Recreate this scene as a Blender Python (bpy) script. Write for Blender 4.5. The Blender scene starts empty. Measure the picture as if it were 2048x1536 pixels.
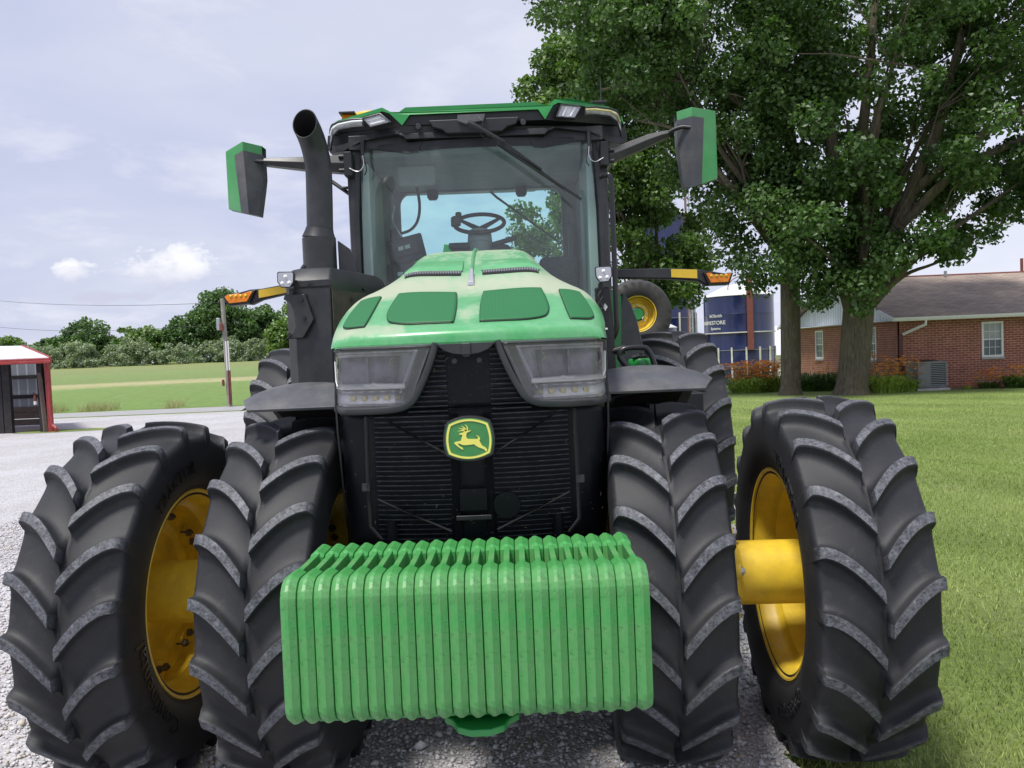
import bpy, bmesh, math, random
import numpy as np
from mathutils import Vector, Matrix
from mathutils.geometry import tessellate_polygon
random.seed(7); RNG = np.random.default_rng(7)
PI = math.pi; R_ = math.radians
scene = bpy.context.scene
COL = scene.collection

# ------------------------------------------------------------------ materials
def new_mat(name):
    m = bpy.data.materials.new(name); m.use_nodes = True
    nt = m.node_tree; b = nt.nodes['Principled BSDF']
    return m, nt, b
def N(nt, typ, **kw):
    n = nt.nodes.new(typ)
    for k, v in kw.items():
        if k.startswith('i_'): n.inputs[k[2:].replace('_', ' ')].default_value = v
        else: setattr(n, k, v)
    return n
def coord(nt, out='Object', scale=(1, 1, 1)):
    tc = N(nt, 'ShaderNodeTexCoord'); mp = N(nt, 'ShaderNodeMapping')
    mp.inputs['Scale'].default_value = scale
    nt.links.new(tc.outputs[out], mp.inputs['Vector']); return mp.outputs[0]
def noise(nt, vec, scale, detail=4, rough=.6, dist=0.):
    n = N(nt, 'ShaderNodeTexNoise'); n.inputs['Scale'].default_value = scale
    n.inputs['Detail'].default_value = detail; n.inputs['Roughness'].default_value = rough
    n.inputs['Distortion'].default_value = dist
    nt.links.new(vec, n.inputs['Vector']); return n.outputs['Fac']
def ramp(nt, fac, stops, interp='LINEAR'):
    r = N(nt, 'ShaderNodeValToRGB'); e = r.color_ramp.elements; r.color_ramp.interpolation = interp
    while len(e) < len(stops): e.new(.5)
    for i, (p, c) in enumerate(stops):
        e[i].position = p; e[i].color = (c[0], c[1], c[2], 1) if hasattr(c, '__len__') else (c, c, c, 1)
    nt.links.new(fac, r.inputs[0]); return r.outputs[0]
def mixc(nt, fac, a, b, mode='MIX'):
    m = N(nt, 'ShaderNodeMix', data_type='RGBA', blend_type=mode)
    for s, v in ((0, fac), (6, a), (7, b)):
        if isinstance(v, (int, float)): m.inputs[s].default_value = v
        elif isinstance(v, tuple): m.inputs[s].default_value = (*v[:3], 1)
        else: nt.links.new(v, m.inputs[s])
    return m.outputs[2]
def math_(nt, op, a, b=None, clamp=False):
    m = N(nt, 'ShaderNodeMath', operation=op); m.use_clamp = clamp
    for i, v in enumerate((a, b)):
        if v is None: continue
        if isinstance(v, (int, float)): m.inputs[i].default_value = v
        else: nt.links.new(v, m.inputs[i])
    return m.outputs[0]
def bump(nt, b, h, strength=.3, dist=.01):
    bm_ = N(nt, 'ShaderNodeBump'); bm_.inputs['Strength'].default_value = strength
    bm_.inputs['Distance'].default_value = dist
    nt.links.new(h, bm_.inputs['Height']); nt.links.new(bm_.outputs[0], b.inputs['Normal'])
def attr(nt, name):
    return N(nt, 'ShaderNodeAttribute', attribute_name=name).outputs['Fac']
def paint(name, c, rough=.5, metal=0., var=.12, scale=8., bumps=.0, bscale=200, dust=None, dustamt=.3, coat=0.):
    """base colour varied by noise, optional dust film"""
    m, nt, b = new_mat(name); v = coord(nt)
    lo = tuple(x*(1-var) for x in c); hi = tuple(min(1, x*(1+var)) for x in c)
    col = ramp(nt, noise(nt, v, scale, 5), [(.3, lo), (.7, hi)])
    if dust:
        d = ramp(nt, noise(nt, v, scale*.6, 8, .7), [(.45, 0), (.75, dustamt)])
        col = mixc(nt, d, col, dust)
    nt.links.new(col, b.inputs['Base Color'])
    b.inputs['Roughness'].default_value = rough; b.inputs['Metallic'].default_value = metal
    b.inputs['Coat Weight'].default_value = coat
    if bumps: bump(nt, b, noise(nt, v, bscale, 3), bumps, .003)
    return m
M = {}
M['black'] = paint('black_plastic', (.009, .010, .012), .42, bumps=.2, bscale=400, var=.3, dust=(.10, .095, .09), dustamt=.14)
M['black2'] = paint('dark_grey_plastic', (.019, .0205, .024), .40, bumps=.2, bscale=300, var=.25, dust=(.13, .125, .11), dustamt=.22)
M['grey'] = paint('weathered_grey_plastic', (.062, .065, .074), .5, bumps=.25, bscale=250, var=.15, dust=(.3, .28, .24), dustamt=.3)
M['bezel'] = paint('lamp_bezel', (.034, .036, .042), .5, bumps=.2, bscale=250, var=.15, dust=(.16, .15, .13), dustamt=.2)
M['gloss'] = paint('gloss_black_metal', (.012, .012, .014), .28, var=.1)
M['matt'] = paint('matt_black', (.006, .006, .007), .9)
M['brown'] = paint('dusty_black_metal', (.040, .035, .028), .65, var=.4, scale=14, dust=(.16, .12, .08), dustamt=.5)
M['green'] = paint('green_paint', (.016, .24, .05), .38, var=.08, scale=5, coat=.3)
M['greend'] = paint('green_paint_dark', (.01, .15, .035), .45, var=.1)
M['yellow'] = paint('yellow_paint', (.76, .53, .035), .42, var=.10, scale=13, dust=(.30, .20, .07), dustamt=.42, coat=.1)
M['yellow2'] = paint('yellow_reflector', (.70, .46, .03), .4, var=.05)
M['orange'] = paint('amber_lens', (.75, .22, .01), .2, var=.3, scale=60)
M['steel'] = paint('plated_steel', (.45, .45, .46), .35, metal=.9, var=.15)
M['chrome'] = paint('chrome', (.75, .76, .8), .12, metal=1, var=.05)
M['silver'] = paint('silver_plastic', (.50, .50, .53), .28, metal=.6, var=.1)
M['lampbody'] = paint('lamp_inner', (.74, .74, .80), .3, metal=.0, var=.3, scale=25)
M['lampmid'] = paint('lamp_inner_mid', (.66, .66, .72), .3, var=.25, scale=20)
M['lampdark'] = paint('lamp_inner_dark', (.12, .12, .155), .25, metal=.0, var=.4, scale=20)
M['white'] = paint('white_paint', (.72, .72, .70), .55, var=.06)
M['liner'] = paint('cab_headliner', (.26, .275, .28), .8, var=.1)
M['trim'] = paint('pale_grey_green', (.38, .42, .39), .7, var=.06)
M['seat'] = paint('seat_fabric', (.14, .15, .155), .9, var=.15, scale=40)
M['column'] = paint('column_grey', (.30, .31, .30), .6, var=.06)
M['red'] = paint('red_plastic', (.55, .03, .02), .4)
M['barnred'] = paint('red_painted_metal', (.27, .025, .025), .45, var=.12, dust=(.4, .2, .18), dustamt=.2)
M['wood'] = paint('weathered_wood', (.13, .10, .085), .85, var=.35, scale=20)
M['pole'] = paint('grey_pole_wood', (.27, .25, .23), .85, var=.25, scale=8)
M['woodd'] = paint('dark_timber', (.022, .02, .022), .85, var=.3)
M['lite'] = paint('clear_led', (.85, .86, .86), .15, metal=.0, var=.05)
M['warm'] = paint('warm_led', (.55, .50, .22), .3, var=.3, scale=40)
M['silowhite'] = paint('silo_trim', (.55, .54, .48), .6, var=.25, scale=2)
M['bolt'] = paint('rusty_bolt', (.10, .075, .05), .6, var=.4, scale=60)
M['rust'] = paint('rust_red_pipe', (.17, .05, .04), .7, var=.2)
M['vinyl'] = paint('white_siding', (.62, .66, .72), .6, var=.05)
M['galv'] = paint('galvanised_steel', (.36, .38, .41), .4, metal=.4, var=.12, scale=2)
M['acgrey'] = paint('ac_grey', (.16, .165, .165), .5, var=.1)
M['accoil'] = paint('ac_coil', (.035, .037, .04), .6, var=.3, scale=30)
M['concrete'] = paint('concrete', (.38, .37, .35), .9, var=.15)

def rubber():
    m, nt, b = new_mat('tyre_rubber'); v = coord(nt)
    n1 = noise(nt, v, 5, 6, .65); n2 = noise(nt, v, 42, 7, .9); n3 = noise(nt, v, 160, 3, .7)
    base = ramp(nt, n1, [(.3, (.0085, .0095, .012)), (.75, (.021, .0215, .025))])
    sp = ramp(nt, n3, [(.68, 0), (.76, .35)])
    base = mixc(nt, sp, base, (.09, .085, .08))
    ramp2 = ramp(nt, n2, [(.40, (.014, .015, .018)), (.47, (.06, .063, .075)), (.56, (.115, .12, .135)), (.66, (.22, .225, .24))])
    up = N(nt, 'ShaderNodeNewGeometry'); un_ = N(nt, 'ShaderNodeSeparateXYZ'); nt.links.new(coord(nt, scale=(1, 1, 1)), un_.inputs[0])
    sc_ = ramp(nt, noise(nt, coord(nt, scale=(1, 1, 1)), 14, 7, .8, 1.2), [(.55, 0), (.68, .35)]); base = mixc(nt, sc_, base, (.065, .062, .058))
    w = attr(nt, 'wear'); wf = math_(nt, 'MULTIPLY', w, 1.0, True)
    col = mixc(nt, wf, base, ramp2)
    nt.links.new(col, b.inputs['Base Color'])
    b.inputs['Roughness'].default_value = .62
    bump(nt, b, n3, .25, .003)
    return m
M['rubber'] = rubber()
M['letter'] = paint('raised_rubber', (.006, .006, .007), .35)

def hoodmat():
    m, nt, b = new_mat('dusty_green_hood'); v = coord(nt)
    g = ramp(nt, noise(nt, v, 4, 4), [(.3, (.022, .26, .06)), (.7, (.034, .32, .085))])
    v2 = coord(nt, scale=(1, .55, 1))
    n = noise(nt, v2, 5.5, 10, .72, .8); n2 = noise(nt, v, 38, 6, .7, .3)
    s = math_(nt, 'ADD', math_(nt, 'MULTIPLY', n, .62), math_(nt, 'MULTIPLY', n2, .38))
    s = math_(nt, 'ADD', s, math_(nt, 'MULTIPLY', math_(nt, 'SUBTRACT', attr(nt, 'dust'), .5), .62))
    film = ramp(nt, s, [(.25, .06), (.5, .30), (.8, .42)])
    col = mixc(nt, film, g, (.34, .52, .38))  # mint film: dust and sky reflection both mixed into the paint colour
    f = ramp(nt, s, [(.50, 0), (.58, .42), (.66, .55), (.78, .80)])
    col = mixc(nt, f, col, (.38, .385, .29))
    nt.links.new(col, b.inputs['Base Color'])
    nt.links.new(ramp(nt, f, [(0, .3), (1, .85)]), b.inputs['Roughness'])
    b.inputs['Coat Weight'].default_value = .15; b.inputs['Coat Roughness'].default_value = .2
    return m
M['hood'] = hoodmat()
def weightmat():
    m, nt, b = new_mat('cast_green_weight'); v = coord(nt)
    g = ramp(nt, noise(nt, v, 3, 5), [(.3, (.013, .22, .035)), (.7, (.022, .29, .055))])
    gen = N(nt, 'ShaderNodeSeparateXYZ'); nt.links.new(coord(nt), gen.inputs[0])
    z = gen.outputs['Z']
    low = ramp(nt, math_(nt, 'ADD', z, math_(nt, 'MULTIPLY', noise(nt, v, 9, 6, .7), .10)), [(.0, 1), (.68, 1), (.80, 0), (1, 0)])
    d = math_(nt, 'MULTIPLY', low, ramp(nt, noise(nt, v, 25, 7, .75), [(.35, 0), (.65, .85)]), True)
    sp = ramp(nt, noise(nt, v, 90, 5, .8), [(.62, 0), (.74, .55)])
    d = math_(nt, 'MAXIMUM', d, sp); film = ramp(nt, noise(nt, v, 7, 8, .75), [(.36, .05), (.72, .32)])
    d = math_(nt, 'MAXIMUM', d, film)
    nt.links.new(mixc(nt, d, g, (.34, .36, .23)), b.inputs['Base Color'])
    b.inputs['Roughness'].default_value = .46
    bump(nt, b, ramp(nt, noise(nt, v, 42, 5, .8), [(.25, 0), (.45, 1)]), .7, .004)
    return m
M['weight'] = weightmat()
def screenmat():
    m, nt, b = new_mat('green_mesh_screen'); v = coord(nt)
    w = N(nt, 'ShaderNodeTexWave', wave_type='BANDS', bands_direction='X'); w.inputs['Scale'].default_value = 55
    w.inputs['Distortion'].default_value = .6; nt.links.new(v, w.inputs['Vector'])
    nt.links.new(mixc(nt, w.outputs['Fac'], (.007, .105, .028), (.013, .155, .045)), b.inputs['Base Color'])
    b.inputs['Roughness'].default_value = .6; return m
M['screen'] = screenmat()
def glass(name, tint, refl=1.45, milk=0.):
    m, nt, b = new_mat(name); nt.nodes.remove(b)
    out = nt.nodes['Material Output']
    t = N(nt, 'ShaderNodeBsdfTransparent'); t.inputs[0].default_value = (*tint, 1)
    g = N(nt, 'ShaderNodeBsdfGlossy'); g.inputs['Roughness'].default_value = .02
    fr = N(nt, 'ShaderNodeFresnel'); fr.inputs[0].default_value = refl
    mx = N(nt, 'ShaderNodeMixShader'); nt.links.new(fr.outputs[0], mx.inputs[0])
    nt.links.new(t.outputs[0], mx.inputs[1]); nt.links.new(g.outputs[0], mx.inputs[2])
    last = mx.outputs[0]
    if milk:  # pale veil: scratch haze and sky sheen mixed in as colour
        d = N(nt, 'ShaderNodeBsdfDiffuse'); d.inputs[0].default_value = (.72, .73, .78, 1)
        m2 = N(nt, 'ShaderNodeMixShader')
        n = ramp(nt, noise(nt, coord(nt), 5, 6, .7), [(.3, milk*.6), (.8, milk*1.5)])
        nt.links.new(n, m2.inputs[0])
        nt.links.new(last, m2.inputs[1]); nt.links.new(d.outputs[0], m2.inputs[2]); last = m2.outputs[0]
    nt.links.new(last, out.inputs[0]); return m
M['glass'] = glass('tinted_windshield', (.80, .975, .95), 1.6, .06)
M['glass2'] = glass('tinted_rear_glass', (.70, .98, .94), 1.3, .015)
M['lens'] = glass('clear_lens', (1., 1., 1.), 1.5, .08)
M['meshscreen'] = glass('grille_mesh', (.62, .63, .66), 1.1)
def winglass():
    m, nt, b = new_mat('window_pane'); b.inputs['Base Color'].default_value = (.10, .13, .15, 1)
    b.inputs['Roughness'].default_value = .06; return m
M['pane'] = winglass()

# ------------------------------------------------------------------ geometry helpers
ORG = {}
def tag(o, label=None, cat=None, group=None, kind=None):
    if label: o['label'] = label
    if cat: o['category'] = cat
    if group: o['group'] = group
    if kind: o['kind'] = kind
    return o
def empty(name, loc, label, cat, group=None):
    o = bpy.data.objects.new(name, None); COL.objects.link(o); o.location = loc
    o.empty_display_size = .2; ORG[o] = Vector(loc); return tag(o, label, cat, group)
def link(name, me, parent=None, origin=None):
    o = bpy.data.objects.new(name, me); COL.objects.link(o)
    if parent is not None:
        po = ORG[parent]; og = Vector(origin) if origin is not None else po
        o.parent = parent; o.location = og-po
    else:
        og = Vector(origin) if origin is not None else Vector((0, 0, 0)); o.location = og
    ORG[o] = og; return o
class MB:
    def __init__(s): s.v = []; s.f = []; s.m = []; s.mi = 0
    def add(s, vs, fs):
        n = len(s.v); s.v += [tuple(p) for p in vs]; s.f += [tuple(i+n for i in f) for f in fs]; s.m += [s.mi]*len(fs); return s
    def box(s, c, d, rz=0., rx=0., ry=0., taper=1.):
        hx, hy, hz = d[0]/2, d[1]/2, d[2]/2
        P = [Vector((sx*hx*(taper if sz > 0 else 1), sy*hy*(taper if sz > 0 else 1), sz*hz)) for sz in (-1, 1) for sy in (-1, 1) for sx in (-1, 1)]
        mt = Matrix.Rotation(rz, 3, 'Z') @ Matrix.Rotation(ry, 3, 'Y') @ Matrix.Rotation(rx, 3, 'X')
        return s.add([Vector(c)+mt @ p for p in P], [(0, 2, 3, 1), (4, 5, 7, 6), (0, 1, 5, 4), (2, 6, 7, 3), (0, 4, 6, 2), (1, 3, 7, 5)])
    def tube(s, pts, r, n=12, caps=True, closed=False):
        pts = [Vector(p) for p in pts]; k = len(pts)
        rs = r if hasattr(r, '__len__') else [r]*k
        ring = []; prev = None
        for i, p in enumerate(pts):
            if closed: d = pts[(i+1) % k]-pts[i-1]
            else: d = pts[min(i+1, k-1)]-pts[max(i-1, 0)]
            d.normalize()
            if prev is None:
                a = Vector((0, 0, 1)) if abs(d.z) < .9 else Vector((1, 0, 0)); u = a.cross(d).normalized()
            else:
                u = (prev-d*prev.dot(d)).normalized()
            prev = u; w = d.cross(u)
            ring.append([p+(u*math.cos(2*PI*j/n)+w*math.sin(2*PI*j/n))*rs[i] for j in range(n)])
        vs = [q for r_ in ring for q in r_]; fs = []
        for i in range(k if closed else k-1):
            a = i*n; b = ((i+1) % k)*n
            for j in range(n): fs.append((a+j, a+(j+1) % n, b+(j+1) % n, b+j))
        if caps and not closed:
            fs.append(tuple(range(n-1, -1, -1))); fs.append(tuple((k-1)*n+j for j in range(n)))
        return s.add(vs, fs)
    def cyl(s, a, b, r, n=24, r2=None): return s.tube([a, b], [r, r if r2 is None else r2], n)
    def lathe(s, prof, c, axis='X', n=48, closed=False):
        vs = []; k = len(prof)
        for j in range(n):
            t = 2*PI*j/n; ct, st = math.cos(t), math.sin(t)
            for (x, r) in prof:
                if axis == 'X': p = (x, -r*ct, r*st)
                elif axis == 'Z': p = (r*ct, r*st, x)
                else: p = (r*ct, x, r*st)
                vs.append(Vector(c)+Vector(p))
        fs = []
        for j in range(n):
            a = j*k; b = ((j+1) % n)*k
            for i in range(k if closed else k-1):
                fs.append((a+i, a+(i+1) % k, b+(i+1) % k, b+i))
        return s.add(vs, fs)
    def prism(s, poly, p0, p1, plane='XZ', taper=1.):
        """extrude a 2D polygon; plane XZ extrudes along Y from p0 to p1, YZ along X, XY along Z"""
        def mk(a, b, h): return {'XZ': (a, h, b), 'YZ': (h, a, b), 'XY': (a, b, h)}[plane]
        n = len(poly); ca = sum(p[0] for p in poly)/n; cb = sum(p[1] for p in poly)/n
        vs = [mk(a, b, p0) for a, b in poly]+[mk(ca+(a-ca)*taper, cb+(b-cb)*taper, p1) for a, b in poly]
        tr = tessellate_polygon([[Vector((a, b, 0)) for a, b in poly]])
        fs = [tuple(t) for t in tr]+[tuple(i+n for i in reversed(t)) for t in tr]
        fs += [(i, (i+1) % n, (i+1) % n+n, i+n) for i in range(n)]
        return s.add(vs, fs)
    def grid(s, P):
        r = len(P); c = len(P[0]); vs = [p for row in P for p in row]
        fs = [(i*c+j, i*c+j+1, (i+1)*c+j+1, (i+1)*c+j) for i in range(r-1) for j in range(c-1)]
        return s.add(vs, fs)
    def build(s, name, mat, parent=None, origin=None, smooth=40, bevel=0., solid=0., fix=True, seg=2, sub=0):
        me = bpy.data.meshes.new(name)
        mats = mat if isinstance(mat, (list, tuple)) else [mat]
        if origin is None: origin = ORG[parent] if parent is not None else (0, 0, 0)
        og = Vector(origin)
        me.from_pydata([Vector(p)-og for p in s.v], [], s.f)
        for m_ in mats: me.materials.append(M[m_] if isinstance(m_, str) else m_)
        if len(mats) > 1: me.polygons.foreach_set('material_index', s.m)
        if fix:
            bm = bmesh.new(); bm.from_mesh(me); bmesh.ops.recalc_face_normals(bm, faces=bm.faces); bm.to_mesh(me); bm.free()
        if smooth: me.shade_smooth(); me.set_sharp_from_angle(angle=R_(smooth))
        me.update()
        o = link(name, me, parent, origin)
        if sub:
            md = o.modifiers.new('sub', 'SUBSURF'); md.levels = sub; md.render_levels = sub
        if solid:
            md = o.modifiers.new('solid', 'SOLIDIFY'); md.thickness = solid; md.offset = 0
        if bevel:
            md = o.modifiers.new('bevel', 'BEVEL'); md.width = bevel; md.segments = seg; md.limit_method = 'ANGLE'; md.angle_limit = R_(35)
            md.harden_normals = True
        return o
def npmesh(name, V, F, mat, parent=None, origin=(0, 0, 0), smooth=False, attrs=None):
    """V (n,3), F (m,k) numpy arrays"""
    me = bpy.data.meshes.new(name); V = np.asarray(V, np.float32)-np.asarray(origin, np.float32); k = F.shape[1]
    me.vertices.add(len(V)); me.vertices.foreach_set('co', V.ravel())
    me.loops.add(F.size); me.loops.foreach_set('vertex_index', F.astype(np.int32).ravel())
    me.polygons.add(len(F)); me.polygons.foreach_set('loop_start', np.arange(0, F.size, k, dtype=np.int32))
    me.polygons.foreach_set('loop_total', np.full(len(F), k, np.int32))
    if smooth: me.polygons.foreach_set('use_smooth', np.ones(len(F), bool))
    for a, d in (attrs or {}).items():
        at = me.attributes.new(a, 'FLOAT', 'POINT'); at.data.foreach_set('value', np.asarray(d, np.float32))
    me.materials.append(M[mat] if isinstance(mat, str) else mat)
    me.update(); me.validate()
    return link(name, me, parent, origin)
def text_verts(body, size, extr=.001):
    cu = bpy.data.curves.new('t', 'FONT'); cu.body = body; cu.size = size; cu.extrude = extr; cu.align_x = 'CENTER'; cu.align_y = 'CENTER'; cu.resolution_u = 3
    o = bpy.data.objects.new('t', cu); COL.objects.link(o)
    dg = bpy.context.evaluated_depsgraph_get(); dg.update()
    me = bpy.data.meshes.new_from_object(o.evaluated_get(dg))
    V = [v.co.copy() for v in me.vertices]; F = [tuple(p.vertices) for p in me.polygons]
    bpy.data.objects.remove(o); bpy.data.meshes.remove(me); bpy.data.curves.remove(cu); return V, F
def interp(x, xs, ys): return float(np.interp(x, xs, ys))
def catmull(pts, n):
    pts = [Vector(p) for p in pts]; P = [2*pts[0]-pts[1]]+pts+[2*pts[-1]-pts[-2]]; out = []
    for i in range(1, len(P)-2):
        for k in range(n):
            t = k/n; a, b, c, d = P[i-1:i+3]
            out.append(.5*((2*b)+(c-a)*t+(2*a-5*b+4*c-d)*t*t+(3*b-a-3*c+d)*t**3))
    out.append(pts[-1]); return out

# ------------------------------------------------------------------ camera, world, light
cd = bpy.data.cameras.new('camera'); cam = bpy.data.objects.new('camera', cd); COL.objects.link(cam)
cd.sensor_width = 36; cd.lens = 1618.3/2048*36; cd.clip_end = 3000; cd.clip_start = .05
yaw, pit, rol = -.0024, .0407, -.0412
F_ = Vector((math.sin(yaw)*math.cos(pit), math.cos(yaw)*math.cos(pit), -math.sin(pit)))
Rv = Vector((math.cos(yaw), -math.sin(yaw), 0)); Uv = Rv.cross(F_)
R2 = Rv*math.cos(rol)+Uv*math.sin(rol); U2 = -Rv*math.sin(rol)+Uv*math.cos(rol)
mt = Matrix((R2, U2, -F_)).transposed().to_4x4(); mt.translation = Vector((.1771, -3.6667, 1.8146))
cam.matrix_world = mt; scene.camera = cam

SUN_EL, SUN_AZ = R_(66), R_(222)     # azimuth of the sun, from +Y clockwise
sd = bpy.data.lights.new('sun', 'SUN'); sd.energy = 3.0; sd.angle = R_(12); sd.color = (1, .96, .9)
so = bpy.data.objects.new('sun', sd); COL.objects.link(so)
dirn = Vector((math.sin(SUN_AZ)*math.cos(SUN_EL), math.cos(SUN_AZ)*math.cos(SUN_EL), math.sin(SUN_EL)))
so.rotation_euler = dirn.to_track_quat('Z', 'Y').to_euler()
w = bpy.data.worlds.new('World'); scene.world = w; w.use_nodes = True; nt = w.node_tree
bg = nt.nodes['Background']; bg.inputs['Strength'].default_value = .1
sky = N(nt, 'ShaderNodeTexSky', sky_type='NISHITA'); sky.sun_disc = False; sky.sun_elevation = SUN_EL; sky.sun_rotation = SUN_AZ
tc = N(nt, 'ShaderNodeTexCoord'); sp = N(nt, 'ShaderNodeSeparateXYZ'); nt.links.new(tc.outputs['Generated'], sp.inputs[0])
zc = math_(nt, 'MAXIMUM', sp.outputs['Z'], .0)
# flattened cloud layer: divide by height so clouds stretch towards the horizon
den = math_(nt, 'ADD', zc, .22)
cx_ = math_(nt, 'DIVIDE', sp.outputs['X'], den); cy_ = math_(nt, 'DIVIDE', sp.outputs['Y'], den)
cb = N(nt, 'ShaderNodeCombineXYZ'); nt.links.new(cx_, cb.inputs[0]); nt.links.new(cy_, cb.inputs[1])
nt.links.new(math_(nt, 'MULTIPLY', zc, 2.0), cb.inputs[2])
n1 = noise(nt, cb.outputs[0], .9, 8, .55, .3); n2 = noise(nt, cb.outputs[0], 2.6, 9, .6, .25)
veil = ramp(nt, n1, [(.25, (3.55, 3.85, 5.35)), (.5, (4.2, 4.45, 5.7)), (.75, (5.1, 5.3, 6.15))])
puff = ramp(nt, n2, [(.50, 0), (.64, .45), (.80, .8)])
col = mixc(nt, puff, veil, (6.1, 6.1, 6.8))
# brighter towards the right of the view and the horizon there
br = math_(nt, 'MULTIPLY', math_(nt, 'ADD', math_(nt, 'MULTIPLY', sp.outputs['X'], 1.3), .05), math_(nt, 'SUBTRACT', 1.0, math_(nt, 'MULTIPLY', zc, 1.6)), True)
col = mixc(nt, math_(nt, 'MULTIPLY', br, .9, True), col, (6.3, 6.4, 7.2))
# one bank of low cumulus on the left above the trees
def lobe(cx, cz, sx, sz):
    a = math_(nt, 'DIVIDE', math_(nt, 'SUBTRACT', sp.outputs['X'], cx), sx); b_ = math_(nt, 'DIVIDE', math_(nt, 'SUBTRACT', sp.outputs['Z'], cz), sz)
    d = math_(nt, 'SQRT', math_(nt, 'ADD', math_(nt, 'MULTIPLY', a, a), math_(nt, 'MULTIPLY', b_, b_)))
    return math_(nt, 'SUBTRACT', 1.0, d)
L = math_(nt, 'MAXIMUM', lobe(-.385, .106, .060, .026), math_(nt, 'MAXIMUM', lobe(-.365, .115, .032, .022), math_(nt, 'MAXIMUM', lobe(-.47, .104, .026, .016), lobe(-.44, .078, .05, .010))))
vn = N(nt, 'ShaderNodeMapping'); vn.inputs['Scale'].default_value = (1, 1, 1.7); nt.links.new(tc.outputs['Generated'], vn.inputs[0])
nn = noise(nt, vn.outputs[0], 34, 9, .62, .2)
cl = ramp(nt, math_(nt, 'ADD', math_(nt, 'MULTIPLY', L, .75), math_(nt, 'MULTIPLY', math_(nt, 'SUBTRACT', nn, .5), 2.1)), [(.10, 0), (.30, .6), (.6, .95)])
front = ramp(nt, sp.outputs['Y'], [(.0, 0), (.1, 1)])
cl = math_(nt, 'MULTIPLY', cl, front)
shade = ramp(nt, math_(nt, 'ADD', math_(nt, 'MULTIPLY', math_(nt, 'SUBTRACT', sp.outputs['Z'], .088), 18), math_(nt, 'MULTIPLY', nn, .5)), [(.25, (4.3, 4.35, 5.4)), (.75, (7.0, 7.0, 7.3))])
col = mixc(nt, cl, col, shade)
full = mixc(nt, .93, sky.outputs[0], col)
nt.links.new(full, bg.inputs[0])
scene.view_settings.view_transform = 'Standard'; scene.view_settings.look = 'None'
scene.view_settings.exposure = .58; scene.view_settings.gamma = 1
scene.cycles.max_bounces = 8; scene.cycles.transparent_max_bounces = 16
# ================================================================== TRACTOR
T = empty('tractor', (0, 0, 0), 'large green row-crop tractor with twin front wheels and a rack of green front weights', 'tractor')
STEER = -.053

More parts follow.
